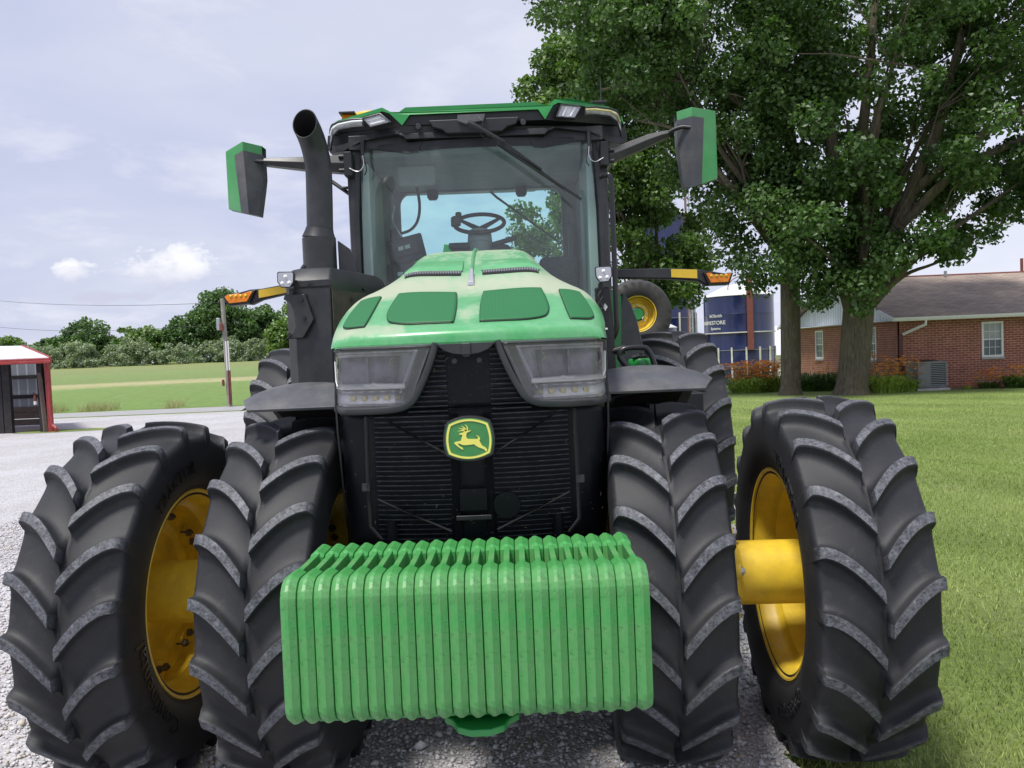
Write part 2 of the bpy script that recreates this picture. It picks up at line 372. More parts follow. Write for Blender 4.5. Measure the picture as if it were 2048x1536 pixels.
def tyre_mesh(Rr=.788, hw=.205, nl=20, hl=.054, bead=.462, bw=.19, sk=.180, name='tyre'):
    P = 2*PI*Rr/nl; s_f = Rr/.788
    rc = Rr-hl
    rows = []   # (xb, rb, xt, rt, s, kv, wtop)
    def s_(u): return sk*(1-(1-u)**1.6)
    def ds(u): return sk*1.6*(1-u)**.6/hw
    crown = lambda u: rc-.026*s_f*u**2.2
    def row(u, full): rows.append((hw*u, crown(u), hw*u, crown(u)+(hl*(1+.12*u) if full else .0), s_(u), math.sqrt(1+ds(u)**2), .88+.45*u))
    row(0, 0); row(.03, 0); row(.055, 1)
    for u in (.12, .2, .3, .4, .5, .6, .7, .8, .88, .95, .985): row(u, 1)
    se = s_(1); q = s_f
    rs = crown(1)
    rows += [(hw*1.0, rs, hw*1.03, rs+hl*1.02, se, 1, 1.35), (hw*1.03, rs-.004, hw*1.055, rs+hl*.93, se, 1, 1.4),
             (hw*1.06, rs-.012*q, hw*1.09, rs+hl*.30, se, 1, 1.5),
             (hw*1.085, rs-.026*q, hw*1.10, rs-.016*q, se-.002, 1, 1.55),
             (hw*1.10, rs-.045*q, hw*1.103, rs-.044*q, se-.002, 1, 1.6),
             (hw*1.115, rs-.07*q, hw*1.115, rs-.07*q, se, 1, 1.8)]
    for f, x in ((.2, 1.13), (.38, 1.13), (.55, 1.11), (.7, 1.07), (.82, 1.02), (.9, .985), (.93, .98), (.955, .955), (1., .93)):
        r = (rs-.07*q)*(1-f)+(bead+.004)*f
        if f == .9: r += .004
        rows.append((hw*x, r, hw*x, r, se, 1, 1.8))
    rows.append((bw-.002, bead-.02, bw-.002, bead-.02, se, 1, 1.8))
    prof = [(-.0162, .97), (-.0148, 1), (-.007, 1), (0, 1), (.007, 1), (.0148, 1), (.0162, .97), (.0182, .80), (.022, .42), (.031, .19), (.046, .08), (.066, .02), (None, 0), (-.066, .02), (-.046, .08), (-.031, .19), (-.022, .42), (-.0182, .80)]
    prof = sorted([(v if v is not None else 9, w_) for v, w_ in prof])
    V = []; F = []; W = []
    for side in (1, -1):
        base = len(V); off = 0 if side > 0 else P/2
        nv = len(prof)*nl
        for (xb, rb, xt, rt, s, kv, wf) in rows:
            for l in range(nl):
                for v, w_ in prof:
                    if v == 9: vv = P/2
                    else:
                        a = abs(v)*kv*(wf if abs(v) < .02 else (wf+1)/2)*s_f
                        lim = P*.36
                        if a > lim: a = lim+(a-lim)*.25
                        a = min(a, P*.485); vv = math.copysign(a, v)
                    ph = (l*P+off+vv+s)/Rr
                    x = (xb+(xt-xb)*w_)*side; r = rb+(rt-rb)*w_
                    V.append((x, -r*math.cos(ph), r*math.sin(ph))); W.append(1. if (w_ >= .99 and rt-rb > hl*.9) else (.35 if w_ > .9 and rt-rb > hl*.3 else 0))
        for i in range(len(rows)-1):
            for j in range(nv):
                a = base+i*nv+j; b = base+i*nv+(j+1) % nv
                F.append((a, b, b+nv, a+nv) if side < 0 else (a, a+nv, b+nv, b))
    me = bpy.data.meshes.new(name); me.from_pydata(V, [], F)
    at = me.attributes.new('wear', 'FLOAT', 'POINT'); at.data.foreach_set('value', W)
    bm = bmesh.new(); bm.from_mesh(me); bmesh.ops.recalc_face_normals(bm, faces=bm.faces); bm.to_mesh(me); bm.free()
    me.shade_smooth(); me.set_sharp_from_angle(angle=R_(36)); me.materials.append(M['rubber']); return me
TYRE_F = tyre_mesh()
TYRE_R = tyre_mesh(.975, .265, 20, .06, .63, .24, .215, 'rear_tyre')

def bent_text(body, size, rad, x, phi, side, name, parent, origin, steer=0, flip=1):
    """letters standing on a sidewall: centre angle phi, radius rad, on the face x=side*|x|"""
    V, F = text_verts(body, size, .003); c, s = math.cos(steer), math.sin(steer); out = []
    for p in V:
        ph = phi-flip*side*p.x/rad; r = rad+flip*p.y
        X = side*(abs(x)+p.z+.001); Y = -r*math.cos(ph); Z = r*math.sin(ph)
        out.append((X, Y, Z))
    out = [(origin[0]+c*X-s*Y, origin[1]+s*X+c*Y, origin[2]+Z) for X, Y, Z in out]
    mb = MB(); mb.add(out, F); return mb.build(name, 'letter', parent, smooth=0, fix=False)

def place(o, origin, steer=0):  # mesh given in wheel-local coords
    po = ORG[o.parent]; o.location = Vector(origin)-po; o.rotation_euler = (0, 0, steer); return o

def wheel(parent, origin, side, r=.457, hw=.19, tyre=TYRE_F, steer=0, spacer=None, disc=0., name='front_wheel', spin=0.):
    """side=+1: outer face towards +X. All meshes local to the hub centre."""
    k = r/.457; b = MB(); m_ = hw/.19
    b.lathe([(-.197*m_, r+.001), (-.199*m_, r+.010), (-.192*m_, r+.014), (-.186*m_, r+.002), (-.170*m_, r-.018*k), (-.125*m_, r-.020*k), (-.105*m_, r-.032*k), (-.09*m_, r-.052*k), (-.02*m_, r-.054*k), (-.01*m_, r-.045*k), (0.01, r-.054*k), (.09*m_, r-.052*k), (.105*m_, r-.032*k), (.125*m_, r-.020*k), (.170*m_, r-.018*k), (.186*m_, r+.002), (.192*m_, r+.014), (.199*m_, r+.010), (.197*m_, r+.001),
              (.19*m_, r-.004), (.165*m_, r-.024*k), (.12*m_, r-.027*k), (.10*m_, r-.04*k), (.088*m_, r-.059*k), (-.088*m_, r-.059*k), (-.10*m_, r-.04*k), (-.12*m_, r-.027*k), (-.165*m_, r-.024*k), (-.19*m_, r-.004)], (0, 0, 0), 'X', 96, closed=True)
    d = disc
    ri = r-.058*k
    b.lathe([(d+.0, ri), (d-.012, ri*.93), (d-.008, ri*.80), (d+.03*side, ri*.62), (d+.03*side, .12), (d+.045*side, .12), (d+.045*side, ri*.62), (d+.006, ri*.80), (d+.004, ri*.93), (d+.014, ri)], (0, 0, 0), 'X', 64, closed=True)
    # scalloped clamp pads where the disc meets the rim
    for i in range(8):
        a = 2*PI*i/8+.2; c_, s_ = math.cos(a), math.sin(a)
        b.box((d-side*.02, -ri*.90*c_, ri*.90*s_), (.035, .10*k, .07*k), rx=-a)
    rim = b.build(name, 'yellow', parent, smooth=35, fix=True)
    for v in []: pass
    ORG[rim] = Vector(origin); place(rim, origin, steer)
    t = bpy.data.objects.new('tyre', tyre); COL.objects.link(t); t.parent = rim; t.rotation_euler = (spin, 0, 0); ORG[t] = Vector(origin)
    if spacer:
        x0, x1 = spacer; s = MB()
        s.cyl((x0, 0, 0), (x1, 0, 0), .142, 64)
        s.lathe([(x0, .10), (x0, .205), (x0+math.copysign(.022, x1-x0), .205), (x0+math.copysign(.03, x1-x0), .15), (x0+math.copysign(.05, x1-x0), .142)], (0, 0, 0), 'X', 48)
        for i in range(6):      # six lobes of the bolted flange
            a = 2*PI*i/6+.3; s.cyl((x0, -.20*math.cos(a), .20*math.sin(a)), (x0+math.copysign(.024, x1-x0), -.20*math.cos(a), .20*math.sin(a)), .034, 16)
        sp_ = s.build('hub_spacer', 'yellow', rim, origin=ORG[rim], smooth=35); shift(sp_, origin)
        for i in range(6):
            a = 2*PI*i/6+.3; nb = MB(); q = math.copysign(1, x1-x0)
            nb.cyl((x0-q*.03, -.20*math.cos(a), .20*math.sin(a)), (x0+q*.045, -.20*math.cos(a), .20*math.sin(a)), .011, 10)
            nb.cyl((x0+q*.02, -.20*math.cos(a), .20*math.sin(a)), (x0+q*.038, -.20*math.cos(a), .20*math.sin(a)), .02, 6)
            o = nb.build('flange_bolt', 'steel', rim, origin=ORG[rim], smooth=30); shift(o, origin)
    for i in range(8):
        a = 2*PI*i/8+.2
        for da in (-.09, .09):
            nb = MB(); y, z = -ri*.86*math.cos(a+da), ri*.86*math.sin(a+da)
            nb.cyl((d-side*.065, y, z), (d, y, z), .009, 8); nb.cyl((d-side*.055, y, z), (d-side*.036, y, z), .018, 6)
            o = nb.build('wheel_bolt', 'bolt', rim, origin=ORG[rim], smooth=30); shift(o, origin)
    return rim
def shift(o, origin):
    """mesh verts were given hub-local but build() subtracted the hub position: put it back"""
    og = Vector(origin); o.data.transform(Matrix.Translation(og)); return o

ZF = .768
def steered(x, piv):
    dx = x-piv; return (piv+math.cos(STEER)*dx, math.sin(STEER)*dx, ZF)
W_ = {}
for x, piv, side, key, lab in ((1.524, .7, 1, 'ro', 'right-hand outer front wheel, beside the lawn'), (.792, .7, 1, 'ri', None), (-1.524, -.7, -1, 'lo', 'left-hand outer front wheel, on the gravel'), (-.804, -.7, -1, 'li', None)):
    org = steered(x, piv)
    sp_ = (-.42*side, 0) if key in ('ro', 'lo') else None
    W_[key] = wheel(T, org, side, steer=STEER, disc=.12 if key == 'ro' else 0., spacer=sp_, spin={'ro': .03, 'ri': .11, 'lo': .02, 'li': .17}[key])
    if lab: W_[key]['label'] = lab
# sidewall writing
def letters(w, body, size, rad, phi, side, flip=1):
    V, F = text_verts(body, size, .0025); out = []
    for p in V:
        ph = phi+side*p.x/rad; r = rad+p.y
        xs = .2225+(.2316-.2225)*math.cos((r-.60)/.12*1.4) if True else 0
        xs = np.interp(r, [.497, .518, .544, .574, .605, .64, .66], [.209, .219, .2276, .2317, .2317, .2286, .2286])+.0018+p.z
        out.append((side*xs, -r*math.cos(ph), r*math.sin(ph)))
    mb = MB(); mb.add(out, F); o = mb.build('tyre_lettering', 'letter', w, origin=ORG[w], smooth=0, fix=False); shift(o, ORG[w]); return o
letters(W_['ro'], 'TRACTOR', .085, .580, R_(52), -1)
letters(W_['ro'], '420/85 R 34', .085, .580, R_(-58), -1)
letters(W_['lo'], 'TRACTOR', .085, .580, R_(68), 1)
letters(W_['lo'], 'Continental', .115, .580, R_(-30), 1)

ax = MB()
ax.box((0, .02, .72), (1.3, .26, .24)); ax.cyl((-1.03, .0, ZF), (-.55, 0, ZF), .15, 32); ax.cyl((1.03, 0, ZF), (.55, 0, ZF), .15, 32)
ax.build('front_axle', 'greend', T, bevel=.02)
for sx in (-1, 1):
    org = (1.475 if sx > 0 else -1.53, 3.05, .95); w = wheel(T, org, sx, r=.625, hw=.24, tyre=TYRE_R, name='rear_wheel', spin=.05 if sx > 0 else .16, disc=-.1*sx)
ra = MB(); ra.cyl((-1.5, 3.05, 1.0), (1.5, 3.05, 1.0), .16, 24); ra.box((0, 3.0, .95), (.8, .7, .6)); ra.build('rear_axle', 'greend', T, bevel=.03)
ch = MB(); ch.box((0, 1.35, .95), (.62, 2.9, .55)); ch.box((0, .6, 1.35), (.86, 1.5, .7)); ch.box((0, -.05, .9), (.5, .8, .5)); ch.box((-.75, 1.9, 1.1), (.5, 1.0, .7)); ch.box((.75, 1.9, 1.0), (.5, .9, .7))
ch.build('chassis', 'matt', T, bevel=.03)

# ------------------------------------------------------------------ hood
HS = [ # (y, [(x, z)...]) half sections from the centre to the lower edge
 (-.545, [(0, 1.860), (.14, 1.860), (.26, 1.860), (.36, 1.860), (.44, 1.860), (.49, 1.860), (.515, 1.859), (.525, 1.858), (.53, 1.855)]),
 (-.535, [(0, 1.897), (.14, 1.896), (.26, 1.895), (.36, 1.893), (.44, 1.889), (.495, 1.882), (.528, 1.874), (.540, 1.864), (.545, 1.853)]),
 (-.500, [(0, 1.920), (.14, 1.920), (.26, 1.918), (.36, 1.917), (.45, 1.914), (.505, 1.906), (.54, 1.892), (.553, 1.873), (.558, 1.852)]),
 (-.40, [(0, 1.955), (.14, 1.955), (.27, 1.955), (.38, 1.954), (.470, 1.946), (.530, 1.933), (.562, 1.908), (.566, 1.88), (.572, 1.85)]),
 (-.20, [(0, 2.030), (.14, 2.032), (.28, 2.035), (.38, 2.034), (.475, 2.022), (.540, 2.000), (.575, 1.958), (.578, 1.90), (.584, 1.85)]),
 (.0,  [(0, 2.105), (.14, 2.110), (.28, 2.115), (.375, 2.106), (.465, 2.090), (.530, 2.058), (.568, 2.005), (.580, 1.93), (.582, 1.85)]),
 (.12, [(0, 2.165), (.14, 2.170), (.28, 2.172), (.36, 2.148), (.44, 2.120), (.508, 2.082), (.550, 2.02), (.570, 1.94), (.575, 1.85)]),
 (.30, [(0, 2.245), (.14, 2.250), (.27, 2.248), (.330, 2.215), (.395, 2.168), (.465, 2.120), (.515, 2.045), (.545, 1.95), (.56, 1.85)]),
 (.55, [(0, 2.330), (.13, 2.332), (.25, 2.325), (.302, 2.290), (.350, 2.235), (.415, 2.165), (.475, 2.07), (.505, 1.96), (.53, 1.85)]),
 (.85, [(0, 2.375), (.12, 2.376), (.22, 2.370), (.285, 2.345), (.335, 2.29), (.385, 2.20), (.43, 2.09), (.46, 1.97), (.49, 1.85)]),
 (1.25, [(0, 2.385), (.12, 2.385), (.215, 2.378), (.275, 2.35), (.32, 2.29), (.365, 2.20), (.40, 2.09), (.43, 1.97), (.46, 1.85)]),
]
def bowy(x, y):   # front edge bows forward in plan
    return y+.115*(abs(x)/.56)**2.6*max(0, min(1, (.1-y)/.6))
secs = []
for y, s in HS: secs.append([Vector((x, y, z)) for x, z in s])
# refine along y
cols = [catmull([s[i] for s in secs], 4) for i in range(9)]
rowsH = [catmull([c[j] for c in cols], 4) for j in range(len(cols[0]))]
def full(row): return [Vector((-p.x, p.y, p.z)) for p in reversed(row)][:-1]+list(row)
G = []
for row in rowsH:
    G.append([Vector((p.x, bowy(p.x, p.y), p.z)) for p in full(row)])
def hood_z(x, y):
    """height of the hood above (x, y)"""
    zs = []; ys = []
    for row in rowsH:
        xs = [p.x for p in row]; z = interp(abs(x), xs, [p.z for p in row]); yy = interp(abs(x), xs, [bowy(p.x, p.y) for p in row])
        ys.append(yy); zs.append(z)
    return interp(y, ys, zs)
hb = MB(); hb.grid(G)
lip = G[0]; hb.grid([[Vector((p.x*.985, p.y+.03, p.z-.004)) for p in lip], [Vector((p.x, p.y+.001, p.z-.008)) for p in lip], lip])
hood = hb.build('hood', 'hood', T, smooth=60, fix=True)
me = hood.data; at = me.attributes.new('dust', 'FLOAT', 'POINT'); vals = []
for v in me.vertices:
    x, y, z = v.co; a = .33
    a += .62*math.exp(-((y-.02)/.13)**2)*(1 if abs(x) < .50 else .8)      # band between screens and vents
    a += .40*math.exp(-((y-.70)/.42)**2)
    a += .55*math.exp(-((abs(x)-.43)/.08)**2)*(1 if -.1 < y < .8 else .2)
    a += .42*math.exp(-((z-1.915)/.03)**2)*(1 if x < -.25 else .15)
    a += .5*math.exp(-(x/.05)**2)*math.exp(-((y+.33)/.1)**2)
    if y < -.45 and z < 1.9: a -= .08
    vals.append(min(1., a))
at.data.foreach_set('value', vals)
def patch(poly, name, mat, lift=.004, n=20, rim=None, parent=hood, big=1.):
    """patch of the hood surface inside a quad poly [(x,y)x4], rounded by remapping"""
    (a, b, c, d) = [Vector((p[0], p[1], 0)) for p in poly]; P = []
    for i in range(n+1):
        t = i/n; row = []
        for j in range(n+1):
            s = j/n; p = (a*(1-s)+b*s)*(1-t)+(d*(1-s)+c*s)*t
            # round the corners: shrink towards the middle near each corner
            lim, f = ((1.55, .42) if s > .5 and t < .5 and big else (1.9, .4))
            cs, ct = abs(2*s-1), abs(2*t-1); k = max(0, math.hypot(cs, ct)-1.0)*(.52 if lim == 1.55 else .10)
            mid = (a+b+c+d)/4; p = p+(mid-p)*k
            row.append(Vector((p.x, p.y, hood_z(p.x, p.y)+lift)))
        P.append(row)
    m = MB(); m.grid(P); o = m.build(name, mat, parent, smooth=60, solid=.006); return o
for sx in (-1, 1):
    q = [(sx*.045, -.472), (sx*.350, -.435), (sx*.322, -.065), (sx*.052, -.070)]
    patch(q, 'screen_seal', 'black', .0025)
    q2 = [(sx*.0465, -.470), (sx*.348, -.433), (sx*.320, -.067), (sx*.054, -.072)]
    patch(q2, 'hood_screen', 'screen', .0065)
    q = [(sx*.412, -.415), (sx*.535, -.35), (sx*.488, -.06), (sx*.388, -.07)]
    patch(q, 'side_seal', 'black', .0025)
    q2 = [(sx*.414, -.413), (sx*.532, -.348), (sx*.486, -.062), (sx*.390, -.072)]
    patch(q2, 'side_screen', 'screen', .0065)
    # air vent: recessed dark slot with vertical fins under a green brow
    v = MB()
    for k in range(34):
        x = sx*(.055+.255*k/33); z0 = hood_z(x, .16); v.box((x, .170, z0+.007), (.0032, .04, .010), rx=.42)
    v.build('vent_fins', 'galv', hood, smooth=0)
    v = MB(); v.grid([[Vector((sx*(.05+.265*j/10), y, hood_z(sx*(.05+.265*j/10), y)+l)) for j in range(11)] for y, l in ((.135, .003), (.20, .006))])
    v.build('vent_opening', 'matt', hood, smooth=60)
    v = MB(); v.grid([[Vector((sx*(.045+.275*j/12), y, hood_z(sx*(.045+.275*j/12), y)+l)) for j in range(13)] for y, l in ((.188, -.01), (.184, .008), (.188, .0115), (.25, .0105), (.30, .007), (.38, -.002))])
    vb = v.build('vent_brow', 'hood', hood, smooth=50); vb.data.attributes.new('dust', 'FLOAT', 'POINT').data.foreach_set('value', [.42]*len(vb.data.vertices))
rb = MB(); P = []
for y in np.linspace(.12, 1.15, 24):
    wd = .010+.006*(y-.12); P.append([Vector((x, y, hood_z(0, y)+h)) for x, h in ((-wd, -.004), (-wd*.6, .012), (0, .016), (wd*.6, .012), (wd, -.004))])
rb.grid(P); vb = rb.build('hood_rib', 'hood', hood, smooth=50); vb.data.attributes.new('dust', 'FLOAT', 'POINT').data.foreach_set('value', [.4]*len(vb.data.vertices))
bd = MB(); z0 = hood_z(0, .05); z1 = hood_z(0, .17)
bd.add([(-.016, .03, hood_z(0, .03)+.002), (.016, .03, hood_z(0, .03)+.002), (.009, .16, z1+.005), (-.009, .16, z1+.005), (-.012, .035, hood_z(0, .03)+.022), (.012, .035, hood_z(0, .03)+.022), (.006, .15, z1+.022), (-.006, .15, z1+.022)], [(0, 1, 2, 3), (4, 5, 6, 7), (0, 1, 5, 4), (1, 2, 6, 5), (2, 3, 7, 6), (3, 0, 4, 7)])
bd.build('hood_badge', 'silver', hood, bevel=.002)

# ------------------------------------------------------------------ nose: grille, lamps, emblem
def facey(x, off=0.):
    a = abs(x); y = -.545+.115*(a/.56)**2.6
    if a > .50: y += 2.0*(a-.50)**1.5*4
    return y-off
def nose_sheet(edge, name, mat, parent, off=0., nz=12, nx=30, solid=.01):
    """edge(z)->(x0,x1) strip on the nose face for a list of z levels"""
    zs, xr = edge; P = []
    for i in range(nz+1):
        z = zs[0]+(zs[1]-zs[0])*i/nz; x0, x1 = xr(z)
        P.append([Vector((x0+(x1-x0)*j/nx, facey(x0+(x1-x0)*j/nx, off)+.02*(1.86-z), z)) for j in range(nx+1)])
    m = MB(); m.grid(P); return m.build(name, mat, parent, smooth=60, solid=solid)
def gw(z): return np.interp(z, [1.05, 1.2, 1.58, 1.87], [.532, .545, .565, .555])
back = nose_sheet(((1.04, 1.60), lambda z: (-gw(z), gw(z))), 'grille', 'black', T, off=-.06, nx=40)
nose_sheet(((1.60, 1.86), lambda z: (-.30, .30)), 'grille_upper_panel', 'black', back, off=-.06)
fn = MB()
zz = 1.08
while zz < 1.84:
    xm = .385 if zz < 1.57 else np.interp(zz, [1.57, 1.84], [.25, .13])
    for x0, x1 in ((-xm, -.085), (.085, xm)) if zz > 1.2 else ((-xm, -.09), (.09, xm)):
        for j in range(6):
            a = x0+(x1-x0)*j/6; b_ = x0+(x1-x0)*(j+1)/6; xm_ = (a+b_)/2
            fn.add([(a, facey(a)+.052+.02*(1.86-zz), zz), (b_, facey(b_)+.052+.02*(1.86-zz), zz), (b_, facey(b_)+.030+.02*(1.86-zz), zz+.004), (a, facey(a)+.030+.02*(1.86-zz), zz+.004),
                    (b_, facey(b_)+.030+.02*(1.86-zz), zz+.0075), (a, facey(a)+.030+.02*(1.86-zz), zz+.0075)], [(0, 1, 2, 3), (3, 2, 4, 5)])
    zz += .0195
fn.build('cooling_fins', paint('fin_metal', (.13, .14, .15), .5, metal=.2, var=.6, scale=30), back, smooth=0)
for sx in (-1, 1):
    m = MB(); m.box((sx*.065, -.50, 1.30), (.03, .03, .56)); m.build('grille_post', 'matt', back, bevel=.004)
    m = MB(); m.tube([(sx*.41, -.485, 1.58), (sx*.415, -.48, 1.35), (sx*.415, -.475, 1.14), (sx*.37, -.48, 1.09)], .008, 8); m.build('grille_pipe', 'matt', back)
    m = MB(); m.box((sx*.425, facey(.42)-.002+.01, 1.30), (.03, .008, .03)); m.cyl((sx*.425, facey(.42)-.004, 1.30), (sx*.425, facey(.42)-.016, 1.30), .009, 6); m.build('latch_bolt', 'black2', back)
    m = MB(); m.cyl((sx*.33, -.47, 1.08), (sx*.33, -.47, 1.16), .022, 16); m.build('coupling', 'black2', back)
    for q in ([(sx*.34, -.50, 1.57), (sx*.09, -.535, 1.42)], [(sx*.38, -.49, 1.25), (sx*.09, -.53, 1.12)]):
        m = MB(); m.tube(q, .005, 6); m.build('brace_wire', 'matt', back)
m = MB(); m.cyl((.13, -.51, 1.21), (.13, -.49, 1.21), .055, 32); m.build('horn', 'black', back, bevel=.004)
m = MB(); m.box((0, -.515, 1.24), (.11, .02, .09)); m.box((0, -.515, 1.17), (.14, .03, .02)); m.build('centre_bracket', 'black', back, bevel=.004)
# fine screen over the front, a few chaff specks caught in it
nose_sheet(((1.06, 1.59), lambda z: (-gw(z)+.004, gw(z)-.004)), 'grille_mesh', 'meshscreen', back, off=-.005, nx=40, solid=0)
nose_sheet(((1.59, 1.85), lambda z: (-.29, .29)), 'upper_grille_mesh', 'meshscreen', back, off=-.005, solid=0)
m = MB()
for k in range(340):
    z = random.uniform(1.08, 1.82); xm = .53 if z < 1.57 else .14; x = random.uniform(-xm, xm)
    y = facey(x)+.02*(1.86-z)-.001; l = random.uniform(.001, .004)*(3 if random.random() < .12 else 1); a = random.uniform(0, PI)
    m.add([(x-l*math.cos(a), y, z-l*math.sin(a)), (x+.0007, y-.001, z-.0007), (x+l*math.cos(a), y, z+l*math.sin(a)), (x-.0007, y-.001, z+.0007)], [(0, 1, 2, 3)])
m.build('chaff', 'wood', back, smooth=0, fix=False)
# side skirts of the nose
for sx in (-1, 1):
    P = []
    for z in np.linspace(1.05, 1.86, 8):
        w_ = gw(z); P.append([Vector((sx*(w_-.003*k), facey(.56)-.012+.05+y, z)) for k, y in ((0, -.045), (0, 0), (0, .2), (1, .5), (3, .9), (8, 1.3))])
    m = MB(); m.grid(P); m.build('side_screen', 'black', T, smooth=50, solid=.01)
# lamp clusters
def lampx(z): return np.interp(z, [1.62, 1.66, 1.85], [.235, .215, .135])
for sx in (-1, 1):

    # bezel: outer frame strip below and beside the lamp
    P = []
    path = [(.120, 1.858), (.140, 1.80), (.165, 1.74), (.195, 1.68), (.225, 1.635), (.27, 1.612), (.35, 1.604), (.45, 1.602), (.52, 1.603), (.558, 1.606)]
    path = [(p.x, p.y) for p in catmull([Vector((a, b, 0)) for a, b in path], 4)]
    for i, (x, z) in enumerate(path):
        d = Vector(path[min(i+1, len(path)-1)])-Vector(path[max(i-1, 0)]); d.normalize(); nx_, nz_ = -d.y, d.x   # to the inside of the lamp
        if nx_ < 0 and z > 1.7: nx_, nz_ = -nx_, -nz_
        r = []
        for o_, h in ((-.017, -.035), (-.016, .004), (-.011, .010), (.008, .011), (.011, .006), (.012, -.03)):
            xx = x+nx_*o_; z_ = z+nz_*o_; r.append(Vector((sx*xx, facey(xx)-h+.02*(1.86-z_), z_)))
        P.append(r)
    # wrap round the corner along the side
    for yy, zt in ((.03, 0), (.07, .0), (.12, 0)):
        P.append([Vector((sx*(.575+h*.5), facey(.56)+yy, 1.606+o_)) for o_, h in ((-.021, -.02), (-.020, .004), (-.012, .012), (.006, .012), (.012, .006), (.013, -.03))])
    m = MB(); m.grid(P); hl = m.build('headlight', 'bezel', T, smooth=50)
    xs_o = lambda z: .562
    # dark bowl behind the lens
    P = []
    for i in range(11):
        z = 1.618+(1.852-1.618)*i/10; x0 = lampx(z)+.006; P.append([Vector((sx*(x0+(.56-x0)*j/24), facey(x0+(.56-x0)*j/24)+.022+.03*math.sin(PI*j/24)+.02*(1.86-z), z)) for j in range(25)])
    m = MB(); m.grid(P); m.build('lamp_bowl', 'lampmid', hl, smooth=60)
    def strip(zf, x0, x1, off, h, name, mat, n=14, thick=.006, slope=0.):
        P = [[Vector((sx*(x0+(x1-x0)*j/n), facey(x0+(x1-x0)*j/n)+off+.02*(1.86-zf-hh)-(.01 if q == 1 and not slope else 0)+slope*(hh+h/2), zf+hh)) for j in range(n+1)] for q, hh in enumerate((-h/2, 0, h/2))]
        m = MB(); m.grid(P); return m.build(name, mat, hl, smooth=60, solid=thick)
    strip(1.846, lampx(1.846)-.004, .562, .004, .014, 'top_trim', 'black2')
    # inner trapezoid dark frame
    m = MB(); pl = [(.150, 1.850), (.232, 1.640), (.258, 1.640), (.180, 1.850)]
    m.add([(sx*a, facey(a)+.010+.02*(1.86-b), b) for a, b in pl], [(0, 1, 2, 3)]); m.build('inner_mask', 'black2', hl, smooth=0, solid=.004)
    m = MB(); pl = [(.192, 1.828), (.262, 1.668), (.272, 1.668), (.206, 1.828)]
    m.add([(sx*a, facey(a)+.008+.02*(1.86-b), b) for a, b in pl], [(0, 1, 2, 3)]); m.build('light_guide', 'silver', hl, smooth=0, solid=.003)
    strip(1.832, .19, .545, .014, .010, 'upper_guide', 'lampbody')
    strip(1.700, .245, .556, -.002, .022, 'chrome_strip', 'white', slope=1.6)
    strip(1.680, .245, .556, .016, .014, 'lower_guide', 'chrome')
    strip(1.650, .25, .556, .008, .042, 'led_tray', 'lampbody', slope=.7)
    strip(1.745, .538, .560, .004, .11, 'outer_guide', 'white', n=4, slope=.1)
    for k in range(5):
        x = .275+.047*k; m = MB(); m.box((sx*x, facey(x)+.016, 1.652), (.024, .012, .022)); m.build('led', 'warm', hl, bevel=.008, seg=3)
    # main reflector housings: two dark boxes with an opening, projector bowl
    P = [[Vector((sx*(.262+.014*(1.83-z)/.1+(.268-.014*(1.83-z)/.1)*j/12), facey(.262+.268*j/12)+.018+.02*math.sin(PI*j/12), z)) for j in range(13)] for z in (1.712, 1.74, 1.78, 1.815)]
    m = MB(); m.grid(P); m.build('reflector', 'lampdark', hl, smooth=60, solid=.006)
    m = MB(); m.box((sx*.395, facey(.395)+.012, 1.765), (.012, .02, .095)); m.build('reflector_divider', 'lampdark', hl, bevel=.004)
    x = .285; m = MB(); m.lathe([(.02, .004), (.012, .012), (-.006, .017), (-.008, .019), (.02, .020)], (sx*x, facey(x)+.026, 1.79), 'Y', 24); m.build('projector', 'warm', hl)
    x = .50; m = MB(); m.lathe([(.03, .004), (.02, .02), (.0, .028), (.02, .03)], (sx*x, facey(x)+.03, 1.78), 'Y', 24); m.build('projector', 'silver', hl)
    m = MB()
    pts = [(.25, 1.702), (.27, 1.735), (.27, 1.705)]
    m.tube([(sx*.245, facey(.245)+.006, 1.700), (sx*.36, facey(.36)+.006, 1.703), (sx*.37, facey(.37)+.006, 1.708), (sx*.38, facey(.38)+.006, 1.703), (sx*.54, facey(.54)+.006, 1.70), (sx*.553, facey(.553)+.006, 1.72), (sx*.556, facey(.556)+.006, 1.80)], .006, 6); m.build('light_line', 'white', hl)
    # clear lens, wrapping round the corner
    P = []
    for i in range(13):
        z = 1.612+(1.856-1.612)*i/12; x0 = lampx(z); r = [Vector((sx*(x0+(.565-x0)*j/24), facey(x0+(.565-x0)*j/24)-.006+.02*(1.86-z), z)) for j in range(25)]
        r += [Vector((sx*.572, facey(.56)+.04, z)), Vector((sx*.578, facey(.56)+.10, z)), Vector((sx*.580, facey(.56)+.16, z))]
        P.append(r)
    m = MB(); m.grid(P); m.build('lens', 'lens', hl, smooth=70)
# small winged plate under the hood lip
m = MB(); m.prism([(-.115, 1.852), (.115, 1.852), (.085, 1.825), (.05, 1.812), (.018, 1.808), (.010, 1.800), (-.010, 1.800), (-.018, 1.808), (-.05, 1.812), (-.085, 1.825)], -.575, -.55)
m.box((0, -.578, 1.83), (.035, .012, .045)); m.build('hood_latch_plate', 'black2', T, bevel=.004)
for x in (-.048, .048):
    m = MB(); m.cyl((x, -.552, 1.785), (x, -.560, 1.785), .010, 12); m.build('rubber_stop', 'black2', T)

